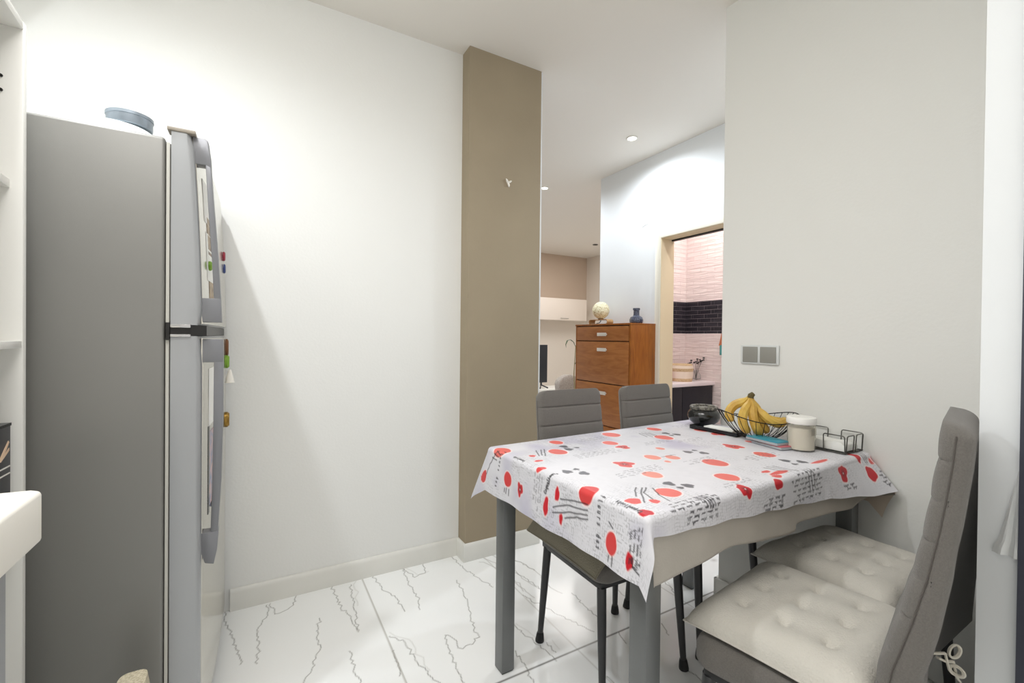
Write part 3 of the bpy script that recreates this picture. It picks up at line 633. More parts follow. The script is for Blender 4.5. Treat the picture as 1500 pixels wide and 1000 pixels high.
ST = [[(0.103, 0.128), (.08, .11), (0.052, 0.081)], [(0.115, 0.12), (.08, .09), (0.038, 0.042)], [(0.126, 0.114), (.09, .09), (0.073, 0.048)], [(.138, .105), (.11, .06), (.10, .02)], [(0.092, 0.571), (0.061, 0.507)], [(0.112, 0.571), (0.074, 0.509)], [(0.128, 0.573), (0.079, 0.497)], [(-0.074, 0.277), (-0.061, 0.219), (-0.054, 0.166)], [(-0.104, 0.304), (-0.081, 0.247), (-0.073, 0.192), (-0.068, 0.166)], [(-0.119, 0.304), (-0.092, 0.219), (-0.08, 0.165)], [(-0.119, 0.255), (-0.099, 0.205), (-0.09, 0.163)], [(-0.139, 0.006), (-0.151, -0.016)], [(-0.019, 0.631), (-0.077, 0.673), (-0.122, 0.697)], [(-.02, .64), (-.03, .61)], [(-.035, .65), (-.04, .62)], [(-.05, .66), (-.052, .63)], [(0.179, 0.004), (0.188, -0.016), (.19, -.04)], [(0.19, 0.005), (0.199, -0.018), (.2, -.04)], [(.2, .005), (.208, -.018), (.21, -.038)], [(.17, .004), (.178, -.018), (.18, -.036)],
      [(.62, .59), (.60, .53)], [(.635, .59), (.62, .52)], [(.65, .585), (.64, .52)], [(.665, .58), (.655, .53)], [(.58, .06), (.60, .0)], [(.60, .06), (.62, .0)], [(.62, .055), (.64, -.01)], [(.66, -.01), (.67, -.08)], [(.675, -.01), (.685, -.08)], [(.69, -.01), (.70, -.075)], [(1.03, .03), (1.04, -.05)], [(1.045, .03), (1.05, -.05)], [(1.06, .03), (1.06, -.04)], [(-.02, .33), (-.05, .33)], [(-.128, .56), (-.145, .563)], [(-.128, .548), (-.148, .548)], [(-.13, .57), (-.142, .572)], [(-.145, .083), (-.16, .085)], [(-.145, .07), (-.165, .07)], [(-.07, .09), (-.08, .075)]]
for pl in ST: seg_paint(X, Y, col, rough_line(pl, .012, .0012), .0008, (36, 34, 40), .92, .0022)
def scribble(x0, y0, dx, dy, ux, uy, rows, gap, length, hgt=.0045, rgb=INK, w=.0004, a=.9):
    """rows of handwriting: (x0,y0) start, (dx,dy) reading direction, (ux,uy) line-up direction"""
    for r_ in range(rows):
        L_ = length * random.uniform(.72, 1); st_ = random.uniform(0, .02); q = st_
        while q < L_:
            wl = random.uniform(.012, .028); pl = []; n = int(wl / .0026)
            for k in range(n):
                h = (hgt * random.choice((.5, .9, 1.0, 1.9)) if k % 2 else 0) * random.uniform(.7, 1.1)
                p = q + k * .0026; pl.append((x0 + dx * p + ux * (h - r_ * gap), y0 + dy * p + uy * (h - r_ * gap)))
            if len(pl) > 1: seg_paint(X, Y, col, pl, w, rgb, a, .0018)
            q += wl + random.uniform(.004, .009)
scribble(.235, -.058, -1, 0, 0, -1, 6, .0125, .17)
scribble(.53, -.088, -1, 0, 0, -1, 3, .012, .12)
scribble(.745, -.094, -1, 0, 0, -1, 6, .0145, .19)
scribble(1.19, -.085, -1, 0, 0, -1, 5, -.011, .13)
scribble(.93, -.105, -1, 0, 0, -1, 2, .011, .08)
scribble(-.045, .345 - .33, -1, 0, 0, 1, 4, .010, .10)
for (x0, y0, ln, rw) in ((.16, .42, .20, 4), (.12, .21, .20, 4), (.40, .20, .16, 3), (.62, .40, .16, 3), (.30, .60, .15, 3), (.62, .12, .18, 4), (.86, .18, .14, 3), (.28, .015, .16, 2), (.50, .44, .14, 3), (.85, .60, .14, 3)):
    scribble(x0 + ln, y0, -1, 0, 0, -1, rw, .013, ln, .004, (96, 94, 104), .0002, .6)
scribble(-.03, .40, -1, 0, 0, 1, 4, .012, .11, .004, (90, 86, 96), .0003, .6)
GL = {'f': [[(.7, 1.3), (.45, 1.4), (.35, 1.2), (.35, 0)], [(.1, .8), (.65, .8)]], 'l': [[(.3, 1.4), (.3, .1), (.5, 0)]], 'e': [[(.1, .45), (.65, .45), (.6, .75), (.35, .85), (.12, .6), (.12, .25), (.35, 0), (.65, .15)]],
      'u': [[(.1, .85), (.12, .15), (.35, 0), (.6, .2), (.62, .85), (.64, 0)]], 'r': [[(.15, .85), (.18, 0)], [(.18, .55), (.4, .85), (.62, .78)]], 's': [[(.6, .75), (.35, .87), (.15, .68), (.55, .3), (.4, .02), (.1, .1)]],
      'd': [[(.6, .7), (.3, .85), (.1, .4), (.3, 0), (.6, .2)], [(.62, 1.4), (.62, 0)]], 'C': [[(.75, 1.15), (.45, 1.35), (.1, .9), (.1, .35), (.4, 0), (.75, .15)]], 'o': [[(.35, .85), (.1, .6), (.12, .15), (.38, 0), (.6, .25), (.58, .65), (.35, .85)]],
      'q': [[(.6, .7), (.35, .85), (.1, .45), (.3, .05), (.58, .25)], [(.6, .85), (.6, -.5)]], 'i': [[(.3, .85), (.32, 0)], [(.3, 1.1), (.3, 1.16)]], 'c': [[(.6, .7), (.35, .85), (.1, .5), (.2, .1), (.55, .08)]], 't': [[(.3, 1.25), (.3, .1), (.5, 0)], [(.08, .85), (.6, .85)]], ' ': [],
      'h': [[(.15, 1.4), (.15, 0)], [(.15, .6), (.4, .85), (.6, .6), (.6, 0)]], 'a': [[(.6, .7), (.35, .85), (.1, .4), (.3, 0), (.58, .25)], [(.6, .85), (.62, 0)]], 'm': [[(.1, .85), (.1, 0)], [(.1, .6), (.25, .85), (.37, .6), (.37, 0)], [(.37, .6), (.52, .85), (.65, .6), (.65, 0)]], 'p': [[(.12, .85), (.12, -.5)], [(.12, .7), (.4, .85), (.62, .45), (.4, 0), (.12, .15)]]}
def text(txt, x0, y0, dx, dy, ux, uy, adv, h, w=.0008, rgb=INK, a=.92):
    for k, ch in enumerate(txt):
        for st_ in GL[ch]:
            seg_paint(X, Y, col, [(x0 + dx * (k * adv + px * h * .8) + ux * py * h, y0 + dy * (k * adv + px * h * .8) + uy * py * h) for px, py in st_], w, rgb, a, .0018)
text('fleurs des', -.014, .130, -1, 0, 0, -1, .0142, .0105)
text('fleurs des', -.010, .607, -1, .15, 0, -1, .0138, .0085, .0006)
text('Coquelicots', -.008, .006, 0, 1, -1, 0, .0072, .0085, .0010)
text('Coquelicots', -.080, .340, 1, -.25, .2, 1, .0072, .0085, .0010)
text('Coquelicots', -.012, .480, 0, 1, -1, 0, .0058, .0065, .0006)
text('Coquelicots', .470, .300, -1, 0, 0, -1, .0062, .006, .0003, (100, 96, 104), .7)
cl = grid_obj('tablecloth', wx, wy, z, col, M_cloth)
tag(cl, 'white oilcloth tablecloth printed with red poppies and handwriting', 'tablecloth')

# ---------------------------------------------------------------- chairs
def rrect(hw, y0, y1, r, n=6, z=0):
    """closed rounded rectangle loop in x (±hw) and y (y0 back .. y1 front)"""
    out = []; r = min(r, hw * .98, (y1 - y0) * .49)
    for cx, cy, a0 in ((hw - r, y1 - r, 0), (-hw + r, y1 - r, 90), (-hw + r, y0 + r, 180), (hw - r, y0 + r, 270)):
        for k in range(n + 1):
            a = math.radians(a0 + 90 * k / n); out.append((cx + r * math.cos(a), cy + r * math.sin(a), z))
    return out
def back_front(z, TOP):     # y of the front face of the backrest at height z (seat faces +y)
    return float(np.interp(z, [.40, .50, .56, .65, .75, .85, .95, 1.05], [-.150, -.158, -.166, -.190, -.212, -.228, -.240, -.248]))
def make_chair(label, TOP=.965, group=None, bs=0.0, seam=.04):
    t = thing('dining_chair', label, 'chair', group=group)
    # seat pad
    b = MB(); loops = []
    for z, g in ((.392, .012), (.396, .004), (.405, 0), (.435, 0), (.448, .004), (.455, .012), (.458, .03), (.459, .08), (.459, .15)):
        hw = .205 - g; loops.append([(x * (1 - .04 * (.5 - y)), y, z + (.004 * max(0, y - .1) * -4 if z > .44 else 0)) for x, y, _ in rrect(hw, -.19 + g, .20 - g, max(.045 - g * .4, .01), 6)])
    b.loops(loops).build('seat', M_fab, t, angle=50)
    # backrest with quilted channels
    b = MB(); loops = []; nz = 170
    for i in range(nz + 1):
        z = .385 + (TOP - .385) * i / nz
        yf = back_front(z, TOP) + bs; k = max(0, min(1, (TOP - z) / .030)); kk = math.sqrt(max(0, 1 - (1 - k) ** 2)) if z > TOP - .03 else 1
        hw = (.172 - .012 * (z - .385) / .55); rr_ = .035
        if z > TOP - rr_: q = (z - (TOP - rr_)) / rr_; hw = hw - rr_ + rr_ * math.sqrt(max(0, 1 - q * q))
        th = float(np.interp(z, [.4, .6, .8, 1.0], [.066, .062, .048, .046])) * max(kk, .08)
        mid = yf - th / 2; d = ((TOP - .068 - z) % .074); groove = .0045 * math.exp(-((min(d, .074 - d)) / .0025) ** 2) if .46 < z < TOP - .05 else 0
        puff = .0022 * math.sin(PI * d / .074)
        lp = rrect(max(hw, .02), mid - th / 2, mid + th / 2, .026 * max(kk, .15), 6, z)
        loops.append([(x, y + (-groove + puff if y > mid else 0), zz) for x, y, zz in lp])
    bk = b.loops(loops).build('backrest', M_fab, t, angle=60)
    for sx in (-1, 1):
        pts = []
        for i in range(30):
            z = .42 + (TOP - seam - .42) * i / 29; hw = (.172 - .012 * (z - .385) / .55); pts.append((sx * (hw + .0006), back_front(z, TOP) - .020 + bs, z))
        MB().tube(pts, .0012, 6).build('piping', M_pipe, bk)
    # legs, apron, feet
    b = MB(); b.box(-.185, .185, -.17, .175, .368, .392); b.build('seat_frame', M_cleg, t, bevel=.004)
    for sx in (-1, 1):
        for top, foot in (((sx * .172, .165, .372), (sx * .186, .192, .0)), ((sx * .172, -.150, .372), (sx * .190, -.172, .0))):
            tv = Vector(top); fv = Vector(foot); m_ = tv.lerp(fv, .5)
            l = MB().tube([tv, tv.lerp(fv, .3), m_, tv.lerp(fv, .92)], [.0155, .0148, .0135, .0105], 14).build('leg', M_cleg, t)
            MB().tube([tv.lerp(fv, .905), tv.lerp(fv, .93), tv.lerp(fv, .985), fv + Vector((0, 0, .0005))], [.0125, .0145, .0170, .0165], 14).build('foot', M_rubber, l)
    for sx in (-1, 1): MB().tube([(sx * .15, -.165, .385), (sx * .15, -.185 + bs, .46), (sx * .145, back_front(.6, TOP) - .05 + bs, .6)], .009, 8).build('back_support', M_cleg, t)
    return t
GC = 'grey channel-back dining chairs around the table'
chC = make_chair('grey fabric chair behind the table, nearest to the taupe pillar', .958, GC); chC.location = (1.137, 1.252, 0); chC.rotation_euler = (0, 0, PI - math.radians(1))
chD = dup(chC, (1.597, 1.258, 0), PI + math.radians(1), 'grey fabric chair behind the table in front of the wooden cabinet and bathroom door')
chA = make_chair('grey channel-back chair nearest the camera at lower right, seen from the side', 1.030, GC, .020, .022)
chA.location = (1.148, .561, 0); chA.rotation_euler = (0, 0, math.radians(13.5))
chB = dup(chC, (1.606, .652, 0), math.radians(1), 'grey chair mostly hidden behind the nearest chair, against the white wall')

def make_cushion(name, label, m, n=9, size=.40, th=.058, depth=None, tips=1.0, droop=0.0):
    depth = depth or size
    t = thing(name, label, 'cushion')
    N_ = 56; U = np.linspace(-1, 1, N_); A, B = np.meshgrid(U, U, indexing='ij')
    # pillow outline with pulled-out corners
    hx = size / 2 * (1 - .035 * (1 - A ** 2) * tips); hy = size / 2 * (1 - .035 * (1 - B ** 2) * tips)
    PX = A * hy; PY = B * hx * depth / size
    env = (np.clip(1 - A ** 6, 0, 1) * np.clip(1 - B ** 6, 0, 1)) ** .5
    hgt = th * env
    for dx in (-.5, 0, .5):
        for dy in (-.5, 0, .5):
            d = np.hypot(A - dx, B - dy); hgt = hgt - .016 * np.exp(-(d / .07) ** 2) * np.clip(env * 2, 0, 1) - .009 * np.exp(-(d / .20) ** 2)
    hgt = hgt + .0010 * np.sin(A * 13 + B * 5) * env
    hgt = np.maximum(hgt, .001)
    bot = .006 + .004 * env * 0
    Zt = .010 + hgt; Zb = np.full_like(Zt, .010) - .008 * env
    dr_ = droop * np.clip((np.abs(A) - .80) / .20, 0, 1) ** 1.2; Zt = Zt - dr_; Zb = Zb - dr_
    n_ = N_; vs = [(PX[i, j], PY[i, j], Zt[i, j]) for i in range(n_) for j in range(n_)] + [(PX[i, j], PY[i, j], Zb[i, j]) for i in range(n_) for j in range(n_)]
    fs = []; o_ = n_ * n_
    for i in range(n_ - 1):
        for j in range(n_ - 1):
            a = i * n_ + j; fs.append((a, a + n_, a + n_ + 1, a + 1)); fs.append((o_ + a, o_ + a + 1, o_ + a + n_ + 1, o_ + a + n_))
    rim = [(0, j) for j in range(n_)] + [(i, n_ - 1) for i in range(1, n_)] + [(n_ - 1, j) for j in range(n_ - 2, -1, -1)] + [(i, 0) for i in range(n_ - 2, 0, -1)]
    for k in range(len(rim)):
        a = rim[k][0] * n_ + rim[k][1]; c_ = rim[(k + 1) % len(rim)]; c_ = c_[0] * n_ + c_[1]; fs.append((a, c_, o_ + c_, o_ + a))
    MB().add(vs, fs).build('cover', m, t, angle=70)
    MB().tube([(float(PX[i, j]), float(PY[i, j]), .0105 - float(dr_[i, j])) for i, j in rim], .0024, 6, closed=True).build('piping', m, t)
    for dx in (-.5, 0, .5):
        for dy in (-.5, 0, .5):
            i = int((dx + 1) / 2 * (n_ - 1) + .5); j = int((dy + 1) / 2 * (n_ - 1) + .5)
            MB().lathe([(0, -.001), (.004, -.001), (.004, .0015), (0, .002)], (float(PX[i, j]), float(PY[i, j]), float(Zt[i, j])), 10).build('tuft', m, t)
    return t
def put_on(c, chair_loc, rz, off=(0, .02), z=.4605):
    x = chair_loc[0] + off[0] * math.cos(rz) - off[1] * math.sin(rz); y = chair_loc[1] + off[0] * math.sin(rz) + off[1] * math.cos(rz)
    c.location = (x, y, z); c.rotation_euler = (0, 0, rz)
cuA = make_cushion('seat_cushion', 'tufted cream seat cushion on the nearest grey chair', M_cush, size=.442, depth=.37)
cuA['group'] = 'tufted seat cushions'
put_on(cuA, (1.171, .592), math.radians(8), (.0, .0))
cuB = dup(cuA, (0, 0, 0), 0, 'tufted cream seat cushion further back, on the chair against the white wall'); put_on(cuB, (1.604, .675), math.radians(-3), (.0, .0)); cuB.scale = (.93, 1, 1)
cuC = make_cushion('seat_cushion', 'khaki grey seat cushion tucked under the table on the chair by the pillar', M_cushk, size=.465, depth=.40, th=.056, droop=.040)
cuC['group'] = 'tufted seat cushions'; put_on(cuC, (1.135, 1.252), PI, (0, .0))
# cushion ties at the back of the two near chairs
def tie_part(cu, a, b_, c_, r):
    """ribbon from a to b_, bow loop of radius r round c_, and a loose end"""
    Mi = Matrix.LocRotScale(cu.location, cu.rotation_euler, cu.scale).inverted()
    A_, B_, Cc = Vector(a), Vector(b_), Vector(c_)
    m = MB(); m.tube([A_, A_.lerp(B_, .5) + Vector((0, 0, -.004)), B_], .0042, 6, flat=.6); m.xf(Mi); m.build('tie', M_tie, cu)
    d = (Cc - B_); d.z = 0; d.normalize()
    m = MB().tube([Cc + d * (r * math.cos(q)) + Vector((0, 0, r * .85 * math.sin(q))) for q in [2 * PI * k / 20 for k in range(20)]], .0040, 6, closed=True, flat=.6); m.xf(Mi); m.build('bow_loop', M_tie, cu)
    m = MB().tube([B_, B_ + Vector((.004, -.002, -.018)), B_ + Vector((.012, -.004, -.04)), B_ + Vector((.022, -.006, -.05))], .0036, 6, flat=.6); m.xf(Mi); m.build('tie', M_tie, cu)

# ---------------------------------------------------------------- things on the table (cloth top at z = .7845)
ZT = .7848
def rf(cx, cy, a, b): return (cx + .869 * a + .495 * b, cy - .495 * a + .869 * b)
# glazed pot
p = thing('glazed_pot', 'squat black glazed pot at the far right corner of the table', 'pot', (1.772, 1.330, ZT))
MB().lathe([(0, 0), (.040, 0), (.044, .003), (.062, .018), (.070, .038), (.067, .056), (.055, .070), (.050, .073), (.047, .068), (.05, .05), (0, .02)], n=48).build('body', M_pot, p)
MB().lathe([(.048, .070), (.056, .070), (.060, .075), (.060, .082), (.055, .086), (.049, .084), (.047, .078), (.048, .070)], n=48).build('rim', M_potrim, p)
MB().lathe([(0, .066), (.046, .066), (.046, .074), (.02, .080), (0, .079)], n=32).build('contents', M_potrim, p)
# black tray and white card
t = thing('oblong_tray', 'narrow black tray lying between the glazed pot and wire basket', 'tray', (1.683, 1.205, ZT), math.radians(3))
b = MB().box(-.036, .036, -.115, .10, .0, .004).box(-.036, -.033, -.115, .10, 0, .016).box(.033, .036, -.115, .10, 0, .016).box(-.036, .036, -.115, -.112, 0, .016).box(-.036, .036, .097, .10, 0, .016)
b.build('tray_body', M_black, t, bevel=.0012)
o = MB().box(-.028, .030, -.10, .03, .0, .015).build('folded_paper', M_napkin, bevel=.001); o.location = (1.684, 1.213, ZT + .0043); o.rotation_euler = (0, 0, math.radians(3))
tag(o, 'folded white paper lying in the narrow black tray', 'paper')
# wire basket
BC = (1.702, 1.035); 
bk = thing('fruit_basket', 'black wire fruit basket with a wavy rim holding bananas', 'basket', (BC[0], BC[1], ZT))
def rim_pt(a, k=1.0):
    A_ = .150 * math.cos(a); B_ = .108 * math.sin(a); x, y = rf(0, 0, A_, B_); z = .093 + .016 * math.cos(2 * a) - .006 * math.cos(a)
    return x, y, z
def bask(a, q):   # q 0 (base) .. 1 (rim)
    x, y, z = rim_pt(a); bx, by = rf(0, 0, .040 * math.cos(a), .034 * math.sin(a)); w_ = q ** .8
    bow = .010 * math.sin(PI * q)
    return (bx + (x - bx) * w_, by + (y - by) * w_, .004 + (z - .004) * (q ** 1.25) - bow * .5)
MB().tube([rim_pt(2 * PI * k / 72) for k in range(72)], .0019, 8, closed=True).build('rim', M_wire, bk)
MB().tube([bask(2 * PI * k / 48, 0) for k in range(48)], .0022, 8, closed=True).build('base_ring', M_wire, bk)
b = MB().lathe([(0, .001), (.036, .001), (.036, .003), (0, .003)], n=32); b.build('base_plate', M_wire, bk)
for k in range(30):
    a = 2 * PI * (k + .5) / 30; MB().tube([bask(a, q / 9) for q in range(10)], .0012, 6).build('wire', M_wire, bk)
bn = thing('banana_bunch', 'bunch of ripe yellow bananas in the black wire basket', 'bananas', (BC[0], BC[1], ZT))
def ban(pts, r=.0175):
    P0 = [Vector((*rf(0, 0, a, b_), z)) for a, b_, z in pts]; n = 26; out = []; m = len(P0) - 1
    for i in range(n + 1):
        u = i / n * m; k = min(int(u), m - 1); f_ = u - k; p0 = P0[max(k - 1, 0)]; p1 = P0[k]; p2 = P0[k + 1]; p3 = P0[min(k + 2, m)]
        out.append(.5 * ((2 * p1) + (p2 - p0) * f_ + (2 * p0 - 5 * p1 + 4 * p2 - p3) * f_ ** 2 + (3 * p1 - p0 - 3 * p2 + p3) * f_ ** 3))
    rs = []
    for i in range(n + 1):
        q = i / n
        rr = .0062 if q < .12 else (.0062 + (r - .0062) * math.sin(min(1, (q - .12) / .22) * PI / 2) if q < .82 else r * math.sqrt(max(.03, 1 - ((q - .82) / .19) ** 2)))
        rs.append(rr)
    return MB().tube(out, rs, 8).build('banana', M_banana, bn, angle=24)
ban([(-.030, .004, .168), (-.050, .012, .145), (-.080, .022, .128), (-.103, .018, .100), (-.100, .004, .066)])
ban([(-.031, 0, .168), (-.043, -.012, .135), (-.070, -.028, .105), (-.076, -.036, .065), (-.052, -.034, .032)])
ban([(-.028, -.002, .168), (-.030, -.016, .132), (-.038, -.036, .095), (-.030, -.044, .055), (-.006, -.036, .026)])
ban([(-.026, 0, .168), (-.014, -.006, .130), (-.004, -.016, .095), (.008, -.022, .055), (.032, -.016, .032)])
ban([(-.027, .006, .166), (-.012, .012, .135), (.008, .016, .105), (.045, .006, .078), (.082, -.004, .070), (.098, -.008, .076)])
ban([(-.020, -.008, .140), (-.004, -.030, .110), (.020, -.052, .082), (.055, -.050, .070), (.092, -.030, .084)], .0165)
b = MB().tube([(*rf(0, 0, -.029, .0), .160), (*rf(0, 0, -.027, 0), .170), (*rf(0, 0, -.018, .0), .177)], [.012, .012, .009], 9); b.build('crown', M_crown, bn)
# phones
def phone(name, x, y, z, rz, m, label):   # 13 cm long
    t = thing(name, label, 'phone', (x, y, z), rz)
    MB().box(-.036, .036, -.066, .066, .0002, .0095).build('body', M_silver, t, bevel=.003)
    MB().box(-.034, .034, -.064, .064, .0094, .0125).build('back_cover', m, t, bevel=.001); return t
phone('mobile_phone', 1.644, .940, ZT, math.radians(-13), M_pink, 'pink mobile phone lying under the teal one')
phone('mobile_phone', 1.637, .955, ZT + .0127, math.radians(-8), M_teal, 'teal mobile phone lying on top of the pink one')
# plastic jar
jr = thing('storage_jar', 'translucent plastic jar with a white lid next to the napkin holder', 'jar', (1.680, .862, ZT))
M_jar = mat('frosted_plastic', (246, 244, 238), .22, trans=.9, ior=1.06)
MB().lathe([(0, .0005), (.040, .0005), (.0425, .003), (.0435, .08), (.0435, .096), (.0415, .096), (.0405, .004), (0, .004)], n=44).build('body', M_jar, jr)
MB().lathe([(0, .094), (.0455, .094), (.0465, .097), (.0465, .113), (.044, .117), (0, .118)], n=44).build('lid', mat('lid_white', (240, 239, 234), .35), jr)
MB().lathe([(0, .0045), (.0395, .0045), (.0405, .078), (0, .081)], n=36).build('contents', mat('jar_powder', (242, 238, 228), .8), jr)
MB().box(-.0205, .0105, -.0448, -.0438, .058, .082).build('label_panel', M_jar, jr)
# napkin holder
nh = thing('napkin_holder', 'square wire napkin holder at the right end of the table', 'napkin holder', (1.797, .838, ZT), 0)
hx_, hy_ = .060, .090; r_ = .0020
MB().tube([(-hx_, -hy_, .003), (hx_, -hy_, .003), (hx_, hy_, .003), (-hx_, hy_, .003)], r_, 8, closed=True).build('base_frame', M_wireg, nh)
MB().box(-hx_, hx_, -hy_, hy_, .0005, .0022).build('base_plate', M_wireg, nh)
def hoop(p0, p1, h, lean):
    (x0, y0), (x1, y1) = p0, p1; q = .006
    dx, dy = (x1 - x0), (y1 - y0); L_ = math.hypot(dx, dy); dx /= L_; dy /= L_
    pts = [(x0, y0, .003), (x0 + lean[0] * .9, y0 + lean[1] * .9, h - q), (x0 + lean[0] + dx * q * .3, y0 + lean[1] + dy * q * .3, h - q * .3), (x0 + lean[0] + dx * q, y0 + lean[1] + dy * q, h),
           (x1 + lean[0] - dx * q, y1 + lean[1] - dy * q, h), (x1 + lean[0] - dx * q * .3, y1 + lean[1] - dy * q * .3, h - q * .3), (x1 + lean[0] * .9, y1 + lean[1] * .9, h - q), (x1, y1, .003)]
    MB().tube(pts, r_, 8).build('hoop', M_wireg, nh)
for (a, b_) in (((-hx_, -hy_ + .002), (-hx_, -.022)), ((-hx_, .022), (-hx_, hy_ - .002))): hoop(a, b_, .062, (-.003, 0))
for (a, b_) in (((hx_, -hy_ + .002), (hx_, -.022)), ((hx_, .022), (hx_, hy_ - .002))): hoop(a, b_, .062, (.006, 0))
for (a, b_) in (((-hx_ + .004, -hy_), (-.008, -hy_)), ((.008, -hy_), (hx_ - .004, -hy_)), ((-hx_ + .004, hy_), (-.008, hy_)), ((.008, hy_), (hx_ - .004, hy_))): hoop(a, b_, .062, (0, -.003 if a[1] < 0 else .003))
b = MB(); loops = []
for i in range(13):
    y = -.080 + .160 * i / 12; lift = .004 * math.sin(i) * .4 - (.010 if i == 0 else 0)
    loops.append([(-.047, y, .006), (.047, y, .006), (.048, y, .020), (.044, y + .002, .030 + lift), (0, y, .036 + lift), (-.044, y, .034 + lift), (-.047, y, .02)])
b.loops(loops); o = b.build('napkin_stack', M_napkin, angle=50); o.location = (1.797, .838, ZT + .0001); tag(o, 'stack of white paper napkins in the wire holder', 'napkins')

# ---------------------------------------------------------------- switch, hook
sw = thing('light_switch', 'double silver light switch on the right wall above the table', 'light switch', (0, 0, 0))
MB().add(*wall_box(.094, .253, .0005, .010, 1.070, 1.151)).build('frame', M_frame, sw, bevel=.003)
MB().add(*wall_box(.104, .168, .0095, .0135, 1.077, 1.144)).build('rocker', M_switch, sw, bevel=.002)
MB().add(*wall_box(.178, .243, .0095, .0135, 1.077, 1.144)).build('rocker', M_switch, sw, bevel=.002)
b = MB()
for ax, az in ((-.019, .016), (.017, .010), (.001, -.026)):
    b.tube([(1.177, 2.1285, 2.016), (1.177 + ax * .6, 2.121, 2.016 + az * .6), (1.177 + ax, 2.117, 2.016 + az)], [.0065, .006, .002], 8)
tag(b.build('wall_hook', M_porc), 'small white three-pronged hook high on the taupe pillar', 'hook')

# ---------------------------------------------------------------- shoe cabinet and what stands on it
sc = thing('shoe_cabinet', 'tall narrow reddish-brown wooden shoe cabinet against the hall wall', 'cabinet', (2.67, 2.915, 0))
def LC(mb): return LF(mb, -2.67, -2.915)
X0, X1c, Y0, Y1c, HC = 2.53, 2.816, 2.567, 3.262, 1.285
b = MB(); b.box(X0 + .004, X1c, Y0, Y0 + .018, 0, HC); LC(b).build('side_panel', M_woods, sc, bevel=.001)
LC(MB().box(X0 + .004, X1c, Y1c - .018, Y1c, 0, HC)).build('side_panel', M_woods, sc, bevel=.001)
LC(MB().box(X0 - .002, X1c, Y0 - .002, Y1c + .002, HC, HC + .014)).build('top_panel', M_woods, sc, bevel=.002)
LC(MB().box(X0 + .02, X1c, Y0 + .018, Y1c - .018, .05, HC)).build('carcass', mat('carcass_dark', (60, 34, 20), .6), sc)
for nm, z0, z1, hz in (('drawer', 1.156, 1.277, 1.209), ('tilt_door', .800, 1.148, 1.080), ('tilt_door', .445, .792, .715), ('tilt_door', .07, .437, .36)):
    d_ = LC(MB().box(X0, X0 + .019, Y0 + .021, Y1c - .021, z0, z1)).build(nm, M_wood, sc, bevel=.0015)
    LC(MB().box(X0 - .020, X0 - .012, 2.832, 2.942, hz - .014, hz + .014).box(X0 - .013, X0, 2.836, 2.846, hz - .006, hz + .006).box(X0 - .013, X0, 2.928, 2.938, hz - .006, hz + .006)).build('handle', mat('handle_silver', (226, 222, 214), .3, metal=.35) if 'handle_silver' not in MATS else MATS['handle_silver'], d_, bevel=.002)
ZCb = HC + .0145
lp = thing('table_lamp', 'round cream globe lamp on an oval bent-wood base', 'lamp', (2.675, 3.085, ZCb))
MB().lathe([(0.02, .052), (.035, .058)] + [(.076 * math.sin(a), .128 - .076 * math.cos(a)) for a in [PI * k / 26 for k in range(4, 27)]], n=48).build('lamp_shade', M_globe, lp)
def oval(hw, h, r, n=10):
    pts = []
    for cx, cz, a0 in ((hw - r, h - r, 0), (-hw + r, h - r, 90), (-hw + r, r, 180), (hw - r, r, 270)):
        for k in range(n + 1):
            a = math.radians(a0 + 90 * k / n); pts.append((cx + r * math.cos(a), cz + r * math.sin(a)))
    return pts
o1 = oval(.125, .046, .0229); o2 = [(y, z + .006) for y, z in oval(.119, .034, .0169)]
vs = []; fs = []; n = len(o1)
for x in (-.035, .035):
    vs += [(x, y, z) for y, z in o1] + [(x, y, z) for y, z in o2]
for k in range(n):
    j = (k + 1) % n
    fs += [(k, j, n + j, n + k), (2 * n + k, 3 * n + k, 3 * n + j, 2 * n + j), (k, 2 * n + k, 2 * n + j, j), (n + k, n + j, 3 * n + j, 3 * n + k)]
MB().add(vs, fs).build('base', M_woodl, lp, angle=40)
MB().lathe([(0, .046), (.022, .046), (.026, .056), (.016, .062), (0, .062)], n=24).build('socket', M_brown, lp)
MB().tube([(0, 0, .046), (0, 0, .03), (-.005, .012, .016), (-.01, .045, .010)], .0035, 8).build('cable', M_dark, lp)
vz = thing('glass_vase', 'small blue-grey faceted glass bottle on the wooden cabinet', 'vase', (2.69, 2.665, ZCb))
MB().lathe([(0, 0), (.046, 0), (.055, .012), (.056, .030), (.048, .052), (.027, .064), (.024, .072), (.024, .108), (.029, .112), (.029, .126), (.021, .126), (.016, .07), (0, .06)], n=10).build('bottle', M_bluegl, vz, angle=10)

